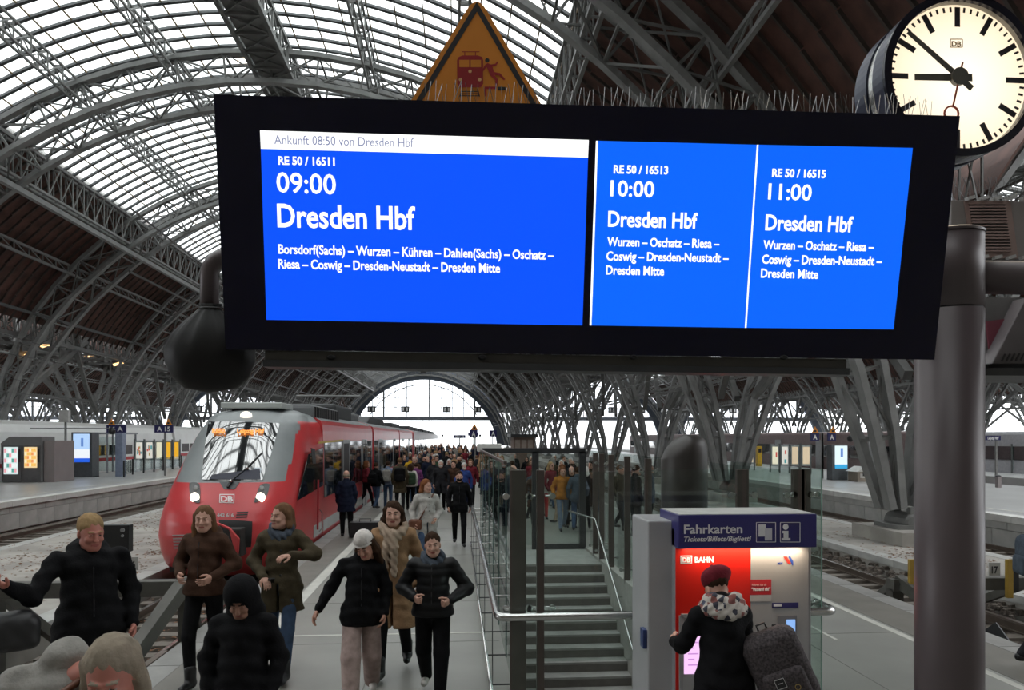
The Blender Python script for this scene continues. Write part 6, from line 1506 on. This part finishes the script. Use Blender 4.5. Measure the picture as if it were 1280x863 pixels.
def at(t, x, y, z):   # a point of a person's own space in the world
    s = t.scale[0]; a = t.rotation_euler[2]; return Vector((t.location.x+s*(x*math.cos(a)-y*math.sin(a)), t.location.y+s*(x*math.sin(a)+y*math.cos(a)), t.location.z+s*z))
def gp(u, v, z=0): q = G(u, v, z); return (q.x, q.y)
def xyd(u, Y): q = P(u, 700, Y); return (q.x, Y)
def strapbag(label, owner, size, off, m, cat='bag', rot=0, res=.012, strap=None, group=None, name='backpack'):
    """rounded bag with front pocket and straps, placed in its owner's space"""
    sx, sy, sz = size; t = thing(name, label, cat, tuple(at(owner, *off)), group); t['_w'] = [0, 0, 0]; t.rotation_euler = (0, 0, owner.rotation_euler[2]+R(rot)); t.scale = owner.scale
    f = Field(); f.box((0, 0, -.02*sz), (sx/2, sy/2, sz*.46), min(sx, sy)*.34); f.box((0, -.0, sz*.2), (sx*.42, sy*.42, sz*.28), min(sx, sy)*.36, .05)
    q, e = net(f, res, lambda D, X, Y, Z: D+.003*np.sin(X*60)*np.sin(Z*50)); child(t, 'body', npmesh('body', [(q, e, 0)], [m]))
    f = Field(); f.box((0, sy*.46, -sz*.2), (sx*.36, sy*.22, sz*.22), sy*.18)
    q, e = net(f, res); pk = child(t, 'pocket', npmesh('pocket', [(q, e, 0)], [m]))
    if strap:
        for s in (-1, 1): mb = MB(); mb.tube([(s*sx*.25, -sy*.3, -sz*.35), (s*sx*.34, -sy*.9, 0), (s*sx*.3, -sy*.9, sz*.35), (s*sx*.2, -sy*.2, sz*.48)], .014, 6); child(t, 'strap', mb.mesh('strap', M_BLACK, True))
        mb = MB(); mb.tube([(-.03, 0, sz*.5), (-.03, 0, sz*.5+.04), (.03, 0, sz*.5+.04), (.03, 0, sz*.5)], .008, 6); child(t, 'loop_handle', mb.mesh('loop_handle', M_BLACK))
    return t
# ================================================================ THE CAST
FR = .013
pw = person('young woman in brown jacket and black trousers with long light brown hair', gp(256, 857), 1.95, -8, 'walk', ('jacket', 'brown', .88), 'black', 'black', ('long', 'light brown'), 'fair', (14, 0, 0), res=FR, boots=True,
    elR=(-.27, .05, 1.16), wrR=(-.16, -.17, 1.08), elL=(.28, .05, 1.16), wrL=(.16, -.18, 1.07), kneeR=(-.09, -.14, .5), ankR=(-.06, -.16, .10), kneeL=(.09, .04, .48), ankL=(.08, .32, .26), collar='hood')
pj = person('woman in olive brown coat and blue jeans with one arm raised', gp(352, 846), 1.95, -4, 'walk2', ('coat', 'olive', .66), 'denim blue', 'charcoal', ('bob', 'light brown'), 'fair', (-28, -3, 0), res=FR, boots=True,
    elR=(-.29, .03, 1.14), wrR=(-.11, -.2, 1.02), elL=(.34, -.02, 1.22), wrL=(.16, -.26, 1.24), scarf=('slate', 'small'), palms=((.2, -.3, -.9), (0, .2, -1)), kneeR=(-.1, 0, .5), ankR=(-.08, .3, .22))
ph_ = person('person in a black hooded coat, face down, walking front left', xyd(304, 5.35), 1.72, 0, 'walk', ('robe', 'black', .35), 'black', 'black', ('short', 'black'), 'tan', (0, 30, 0), hat='hood', res=FR, fat=1.12, elR=(-.25, .02, 1.14), wrR=(-.22, -.1, .92), elL=(.25, .02, 1.14), wrL=(.22, -.1, .92), hd=(0, -.06, 1.57))
pb = person('woman in white beanie and black jacket with pale pink trousers, head bowed', xyd(452, 7.6), 1.75, 6, 'walk', ('jacket', 'black', .79), 'pink-beige', 'white', ('wavy', 'dark brown'), 'warm', (-18, 26, -10), hat='beanie', res=FR, wide=.03, fat=1.05,
    elR=(-.30, .04, 1.16), wrR=(-.42, -.04, .95), elL=(.24, .04, 1.13), wrL=(.22, -.08, .9), hd=(.03, -.07, 1.58))
pq = person('smiling young woman in black quilted jacket and grey neck scarf with tied back hair', xyd(541, 7.75), 1.70, -3, 'walk2', ('puffer', 'black', .86), 'black', 'white', ('bun', 'dark brown'), 'fair', (4, 0, -4), scarf=('slate', 'small'), res=FR, fat=1.12, wide=.012,
    elR=(-.32, .06, 1.14), wrR=(-.17, -.2, 1.08), elL=(.36, .04, 1.13), wrL=(.19, -.2, 1.05), curl=1.15, collar='hood', sh=.19)
pc_ = person('woman in long camel coat and beige scarf with wavy brown hair', gp(492, 843), 1.97, -4, 'walk', ('coat', 'camel', .48), 'black', 'black', ('wavy', 'dark brown'), 'fair', (4, 0, 0), scarf=('beige', 'big'), res=FR, boots=True)
pg_ = person('woman in light grey quilted coat with crossbody bag and short auburn hair', gp(533, 716), 1.86, 12, 'walk', ('coat', 'light grey', .62), 'denim blue', 'black', ('bob', 'auburn'), 'fair', (30, 0, 0), res=.018, hres=.008, elL=(.26, .04, 1.14), wrL=(.16, -.12, 1.0))
pm = person('man in black coat and black face mask walking along the handrail', gp(574, 683), 1.86, 2, 'walk2', ('jacket', 'black', .78), 'black', 'black', ('short', 'dark brown'), 'fair', (4, 4, 0), mask='black', res=.018, hres=.008)
pv = person('white haired man in dark coat and white face mask in front of the crowd', gp(551, 641), 1.88, 0, 'walk', ('coat', 'charcoal', .62), 'black', 'black', ('short', 'white-haired'), 'fair', mask='white', res=.022, hres=.009)
pd_ = person('balding man in dark blue coat seen from behind beside the train', gp(433, 671), 1.79, 188, 'stand', ('jacket', 'navy', .66), 'black', 'black', ('bald', 'grey-blonde'), 'fair', (0, 8, 0), res=.018, hres=.008, fat=1.15)
pk = person('tall man in black jacket with blond hair, arm stretched out, at the far left', xyd(112, 6.6), 2.06, 34, 'walk', ('jacket', 'black', .80), 'black', 'black', ('short', 'blonde'), 'red', (10, 10, 0), res=FR, fat=1.22, sh=.2, elR=(-.36, -.12, 1.18), wrR=(-.52, -.30, 1.30), elL=(.28, .05, 1.12), wrL=(.26, -.1, .9), palms=((0, -.4, 1), None), collar='hood', hd=(0, -.06, 1.58))
pn = person('blonde person with bowed head in pale grey top, close by in the bottom left corner', xyd(82, 3.35), 2.02, 18, 'walk', ('jacket', 'grey', .8), 'charcoal', 'black', ('bob', 'grey-blonde'), 'red', (-10, 18, 0), res=FR, neck=(.08, -.08, 1.44), hd=(.17, -.2, 1.46), fat=1.1)
pt_ = person('person in dark red beret and patterned scarf using the ticket machine, seen from behind', xyd(905, 5.25), 1.74, 184, 'stand', ('jacket', 'black', .70), 'charcoal', 'black', ('short', 'dark brown'), 'fair', (12, 34, 0), hat='beret', res=FR, fat=1.1, lean=.12, hd=(0, -.06, 1.56),
    elR=(-.24, -.14, 1.16), wrR=(-.16, -.33, 1.12), elL=(.27, -.08, 1.16), wrL=(.24, -.33, 1.12))
# patterned scarf over her shoulders
M_PAT = bpy.data.materials.new('patterned_scarf'); M_PAT.use_nodes = True
_n = M_PAT.node_tree.nodes; _l = M_PAT.node_tree.links; _t = _n.new('ShaderNodeTexCoord'); _v = _n.new('ShaderNodeTexVoronoi'); _v.inputs['Scale'].default_value = 26; _r = _n.new('ShaderNodeValToRGB'); _r.color_ramp.interpolation = 'CONSTANT'
for i, (pp, c) in enumerate(((0, (.03, .03, .045)), (.28, (.42, .38, .34)), (.5, (.20, .07, .06)), (.62, (.48, .44, .40)), (.82, (.06, .07, .11)))):
    e = _r.color_ramp.elements[i] if i < 2 else _r.color_ramp.elements.new(pp); e.position = pp; e.color = (*c, 1)
_l.new(_t.outputs['Object'], _v.inputs['Vector']); _l.new(_v.outputs['Color'], _r.inputs[0]); _l.new(_r.outputs[0], _n['Principled BSDF'].inputs['Base Color']); _n['Principled BSDF'].inputs['Roughness'].default_value = .85
f = Field(); 
for z, r_ in ((1.50, .10), (1.455, .125), (1.42, .14)): f.chain([(math.cos(a)*r_, math.sin(a)*r_*.85-.03, z+.012*math.sin(a*3)) for a in np.linspace(0, 2*math.pi, 13)], [.04]*13, .02)
q, e = net(f, .011, lambda D, X, Y, Z: D+.004*np.sin((X*.7+Z)*120)); child(pt_, 'scarf', npmesh('scarf', [(q, e, 0)], [M_PAT]))
M_TWEED = mat('backpack_tweed', (.055, .045, .048), .85, 0, .8, 60, bump=.4)
bp_ = strapbag('dark speckled backpack hanging from the right shoulder of the person at the ticket machine', pt_, (.40, .22, .56), (-.34, .16, 1.05), M_TWEED, rot=-22, strap=True)
bp_.rotation_euler[1] = R(24)
mb = MB(); mb.box(.0, .075, .142, .152, -.10, -.025); child(bp_, 'label_patch', mb.mesh('label_patch', M_BLACK))
mb = MB()
for a, b in (((.005, -.095), (.07, -.095)), ((.07, -.095), (.07, -.03)), ((.07, -.03), (.005, -.03)), ((.005, -.03), (.005, -.095)), ((.02, -.06), (.055, -.06))): mb.bar((a[0], .154, a[1]), (b[0], .154, b[1]), .004)
child(bp_, 'patch_outline', mb.mesh('patch_outline', mat('patch_white', (.5, .48, .48), .6)))
mb = MB(); mb.tube([(-.06+.018*math.cos(a*.5236), .15, -.12+.018*math.sin(a*.5236)) for a in range(13)], .003, 6); child(bp_, 'zip_ring', mb.mesh('zip_ring', mat('brass', (.45, .33, .12), .3, .9)))
# bags and things carried
M_LEATH = mat('tan_leather', (.13, .045, .022), .5, 0, .2, 6)
def sling(owner, label, side, m, a, b, size=(.26, .1, .2), off=None, name='shoulder_bag'):
    t = strapbag(label, owner, size, off, m, name=name); s = owner.scale[0]
    q = MB(); q.tube([Vector(a)-Vector(off), Vector(((a[0]+b[0])/2, (a[1]+b[1])/2-.02, (a[2]+b[2])/2))-Vector(off), Vector(b)-Vector(off)], .013, 6); child(t, 'strap', q.mesh('strap', m, True)); return t
sling(pg_, 'brown leather crossbody bag on the woman in the light grey coat', 1, M_LEATH, (.12, -.06, 1.46), (-.16, -.14, .98), (.24, .1, .2), (-.22, -.10, .90))
sling(pn, 'tan leather shoulder bag on the blonde person in the bottom left corner', 1, M_LEATH, (.10, -.1, 1.45), (-.16, -.24, 1.3), (.30, .12, .22), (-.16, -.26, 1.22))
strapbag('big black bag carried by the tall man at the far left', pk, (.4, .2, .26), (-.52, -.2, .98), mat('black_nylon', (.012, .012, .013), .5, 0, .2, 6), name='travel_bag')
def phone(owner, wr, label):
    p = at(owner, *wr); t = thing('phone', label, 'phone', tuple(p)); q = MB(); q.box(-.036, .036, -.005, .005, -.07, .07); c = child(t, 'case', q.mesh('case', M_BLACK)); q = MB(); q.box(-.033, .033, -.0065, -.0052, -.065, .065); child(t, 'screen', q.mesh('screen', mat('phone_glass', (.02, .02, .025), .1))); t.rotation_euler = (R(60), 0, R(20)); return t
phone(pj, (-.03, -.235, 1.0), 'dark phone in the hand of the woman in the olive coat')
# group boarding the train
L = [
 ('woman in dark red sweater with auburn hair boarding the train', 458, 634, 1.8, 120, 'walk', ('jacket', 'dark red', .92), 'black', ('wavy', 'auburn')),
 ('person in black top leaning beside the train door', 470, 637, 1.75, 150, 'walk2', ('jacket', 'black', .85), 'denim blue', ('short', 'dark brown')),
 ('person in white and pale blue top with light backpack by the train door', 485, 636, 1.8, 170, 'stand', ('jacket', 'pale blue', .88), 'denim blue', ('short', 'dark brown')),
 ('tall person in olive parka seen from behind near the train door', 500, 640, 1.95, 182, 'stand', ('coat', 'olive', .62), 'charcoal', ('short', 'light brown')),
 ('person in white top with dark green backpack seen from behind', 513, 638, 1.72, 190, 'stand', ('jacket', 'white', .88), 'black', ('bob', 'dark brown')),
 ('person in purple jacket behind the white top', 520, 634, 1.7, 200, 'stand', ('jacket', 'purple', .85), 'black', ('short', 'dark brown')),
 ('child-sized person in bright yellow jacket beyond the boarding group', 513, 622, 1.85, 180, 'stand', ('jacket', 'yellow', .85), 'charcoal', ('short', 'dark brown')),
 ('person in dark brown coat walking behind the white haired man', 567, 640, 1.85, -10, 'walk', ('coat', 'brown', .6), 'black', ('short', 'dark brown')),
 ('person in bright blue jacket with white hair and mask behind the masked man', 580, 644, 1.82, 10, 'walk', ('jacket', 'blue', .8), 'navy', ('short', 'white-haired')),
 ('person in maroon jacket at the head of the glass wall', 588, 634, 1.85, 0, 'walk2', ('jacket', 'dark red', .8), 'black', ('bob', 'light brown')),
 ('person in dark green jacket in the distance left of the white haired man', 546, 622, 1.88, 0, 'stand', ('jacket', 'green', .78), 'charcoal', ('short', 'dark brown')),
 ('person in black standing next to the yellow jacket', 530, 620, 1.85, 20, 'walk', ('jacket', 'black', .75), 'black', ('short', 'black')),
 ('person in yellow and orange jacket and pale trousers behind the glass frame', 703, 664, 1.85, 5, 'walk', ('jacket', 'orange', .85), 'pale blue', ('bob', 'auburn')),
 ('person in pale grey vest and red trousers with knitted cap behind the glass frame', 679, 649, 1.62, 0, 'walk2', ('jacket', 'light grey', .9), 'red', ('short', 'grey')),
 ('person in dark teal jacket and jeans right behind the yellow jacket', 722, 665, 1.85, 170, 'walk', ('jacket', 'slate', .8), 'denim blue', ('short', 'dark brown')),
 ('person in green and brown jacket behind the right glass wall', 775, 664, 1.9, 40, 'walk', ('jacket', 'olive', .8), 'black', ('short', 'light brown')),
 ('broad person in black coat behind the right glass wall posts', 795, 672, 1.95, 100, 'stand', ('jacket', 'black', .75), 'charcoal', ('short', 'dark brown')),
 ('person in bright red jacket behind the first glass posts', 741, 640, 1.85, 30, 'walk', ('jacket', 'red', .8), 'black', ('short', 'dark brown')),
 ('dark clothed man pulling a suitcase behind the left glass wall', 613, 660, 1.88, -20, 'walk', ('coat', 'charcoal', .6), 'black', ('short', 'white-haired')),
 ('person in dark grey coat reading beside the dark column', 812, 655, 1.85, 60, 'stand', ('coat', 'slate', .6), 'black', ('short', 'dark brown')),
]
mids = {}
for (lab, u, v, h, fc, ps, tp_, lg, hr2) in L:
    q = G(u, v); mk = 'white' if 'mask' in lab else None
    mids[lab] = person(lab, (q.x, q.y), h, fc, ps, tp_, lg, 'black', hr2, 'fair', res=.026 if q.y > 19 else .02, hres=.014, mask=mk, hat=None)
def own(s): return [t for k, t in mids.items() if s in k][0]
strapbag('pale backpack on the person in white and pale blue top', own('light backpack'), (.32, .18, .44), (0, .2, 1.2), cloth('grey'), strap=True, res=.02)
strapbag('black backpack on the tall person in the olive parka', own('olive parka'), (.34, .2, .46), (0, .22, 1.2), cloth('black'), strap=True, res=.02)
strapbag('dark green backpack on the person in the white top', own('dark green backpack'), (.34, .2, .46), (0, .22, 1.18), cloth('green'), strap=True, res=.02)
strapbag('black and white bag on the person leaning beside the train door', own('leaning beside'), (.32, .2, .42), (0, .2, 1.15), cloth('black'), strap=True, res=.02)
o = own('suitcase'); p = at(o, .38, .1, 0); t = thing('suitcase', 'dark blue wheeled suitcase behind the left glass wall', 'suitcase', tuple(p)); q = MB(); q.box(-.2, .2, -.13, .13, .06, .62); child(t, 'shell', q.mesh('shell', cloth('navy')))
q = MB(); q.tube([(-.1, .1, .62), (-.1, .1, 1.0), (.1, .1, 1.0), (.1, .1, .62)], .01, 6); child(t, 'handle', q.mesh('handle', M_INOX))
for sx in (-.16, .16): q = MB(); q.tube([(sx-.015, 0, .03), (sx+.015, 0, .03)], .03, 10); child(t, 'wheel', q.mesh('wheel', M_BLACK))
# dark equipment bag standing by the man in dark blue
t = thing('black_case', 'black case on the floor beside the man in the dark blue coat', 'case', tuple(G(459, 672))); q = MB(); q.box(-.45, .35, -.2, .2, .03, .42); child(t, 'case_body', q.mesh('case_body', M_BLACK)); q = MB(); q.tube([(-.2, 0, .42), (-.2, 0, .5), (.1, 0, .5), (.1, 0, .42)], .012, 6); child(t, 'handle', q.mesh('handle', M_DARK))
# blurred passers-by on the right edge
pr = person('person in dark green jacket with backpack at the right edge beyond the mauve pillar', xyd(1318, 8.0), 1.9, 75, 'walk', ('jacket', 'green', .8), 'charcoal', 'black', ('short', 'dark brown'), 'fair', res=.02, hres=.012)
strapbag('dark teal backpack on the person at the right edge', pr, (.34, .2, .46), (0, .22, 1.2), cloth('slate'), strap=True, res=.02)
# crowd: prototypes recoloured copy by copy
protos = []
for i, (ps, top_, hair_) in enumerate((('walk', ('jacket', 'black', .8), ('short', 'dark brown')), ('walk2', ('coat', 'black', .6), ('bob', 'dark brown')), ('walk', ('coat', 'navy', .6), ('short', 'dark brown')), ('walk2', ('jacket', 'black', .84), ('long', 'dark brown')), ('stand', ('jacket', 'black', .8), ('bald', 'grey'))) ):
    protos.append((ps, top_, hair_))
tops = ['black', 'charcoal', 'navy', 'black', 'olive', 'brown', 'charcoal', 'grey', 'dark red', 'black', 'navy', 'slate', 'black', 'slate', 'brown', 'camel', 'charcoal', 'navy', 'charcoal', 'grey']
hairs = ['dark brown', 'light brown', 'black', 'auburn', 'blonde', 'grey', 'white-haired']; lgs = ['black', 'denim blue', 'charcoal', 'black', 'beige']
rnd = random.Random(11); made = []; used = {}
spots = []
for k in range(150):
    zone = rnd.random()
    if zone < .62: Y = 30+60*rnd.random()**1.2; x = rnd.uniform(-2.6, .4) if Y < 45 else rnd.uniform(-3.0, 2.8)
    elif zone < .85: Y = rnd.uniform(20.5, 40); x = rnd.uniform(1.0, 5.5)
    else: Y = rnd.uniform(40, 110); x = rnd.uniform(-3.2, 5.5)
    if all((x-a)**2+(Y-b)**2 > .5 for a, b in spots): spots.append((x, Y))
plist = []
for i, (ps, top_, hair_) in enumerate(protos):
    x, Y = spots[i]; t = person('crowd', (x, Y), 1.85, 0, ps, top_, 'black', 'black', hair_, 'fair', res=.036, hres=.02); plist.append(t)
hn = {'white-haired': 'white', 'grey-blonde': 'grey'}
for i, (x, Y) in enumerate(spots):
    c = plist[i] if i < len(plist) else copy_tree(plist[i % len(plist)])
    c.location = (x, Y, 0); c.scale = (rnd.uniform(.98, 1.12),)*3; c.rotation_euler = (0, 0, R(rnd.gauss(0, 25) if rnd.random() < .75 else rnd.gauss(180, 30)))
    tc_ = tops[rnd.randrange(len(tops))]; hc_ = hairs[rnd.randrange(len(hairs))]; lc_ = lgs[rnd.randrange(len(lgs))]; fr_ = abs(math.degrees(c.rotation_euler[2])) < 90
    for ch in c.children:
        nm = ch.name.split('.')[0]; m = {'jacket': cloth(tc_), 'coat': cloth(tc_), 'trousers': cloth(lc_), 'hair': cloth(hc_)}.get(nm)
        if m: ch.material_slots[0].link = 'OBJECT'; ch.material_slots[0].material = m
    kind = 'coat' if any(ch.name.startswith('coat') for ch in c.children) else 'jacket'
    zone = 'behind the stair glass' if (x > .8 and Y < 41) else ('far off' if Y > 60 else 'near the train' if x < -1 else 'mid-platform')
    c['label'] = f"{hn.get(hc_, hc_)}-haired person in {tc_} {kind}, {lc_} trousers, {zone}, {'facing us' if fr_ else 'facing away'}"; c['group'] = 'distant crowd on the platform'
fin_props()
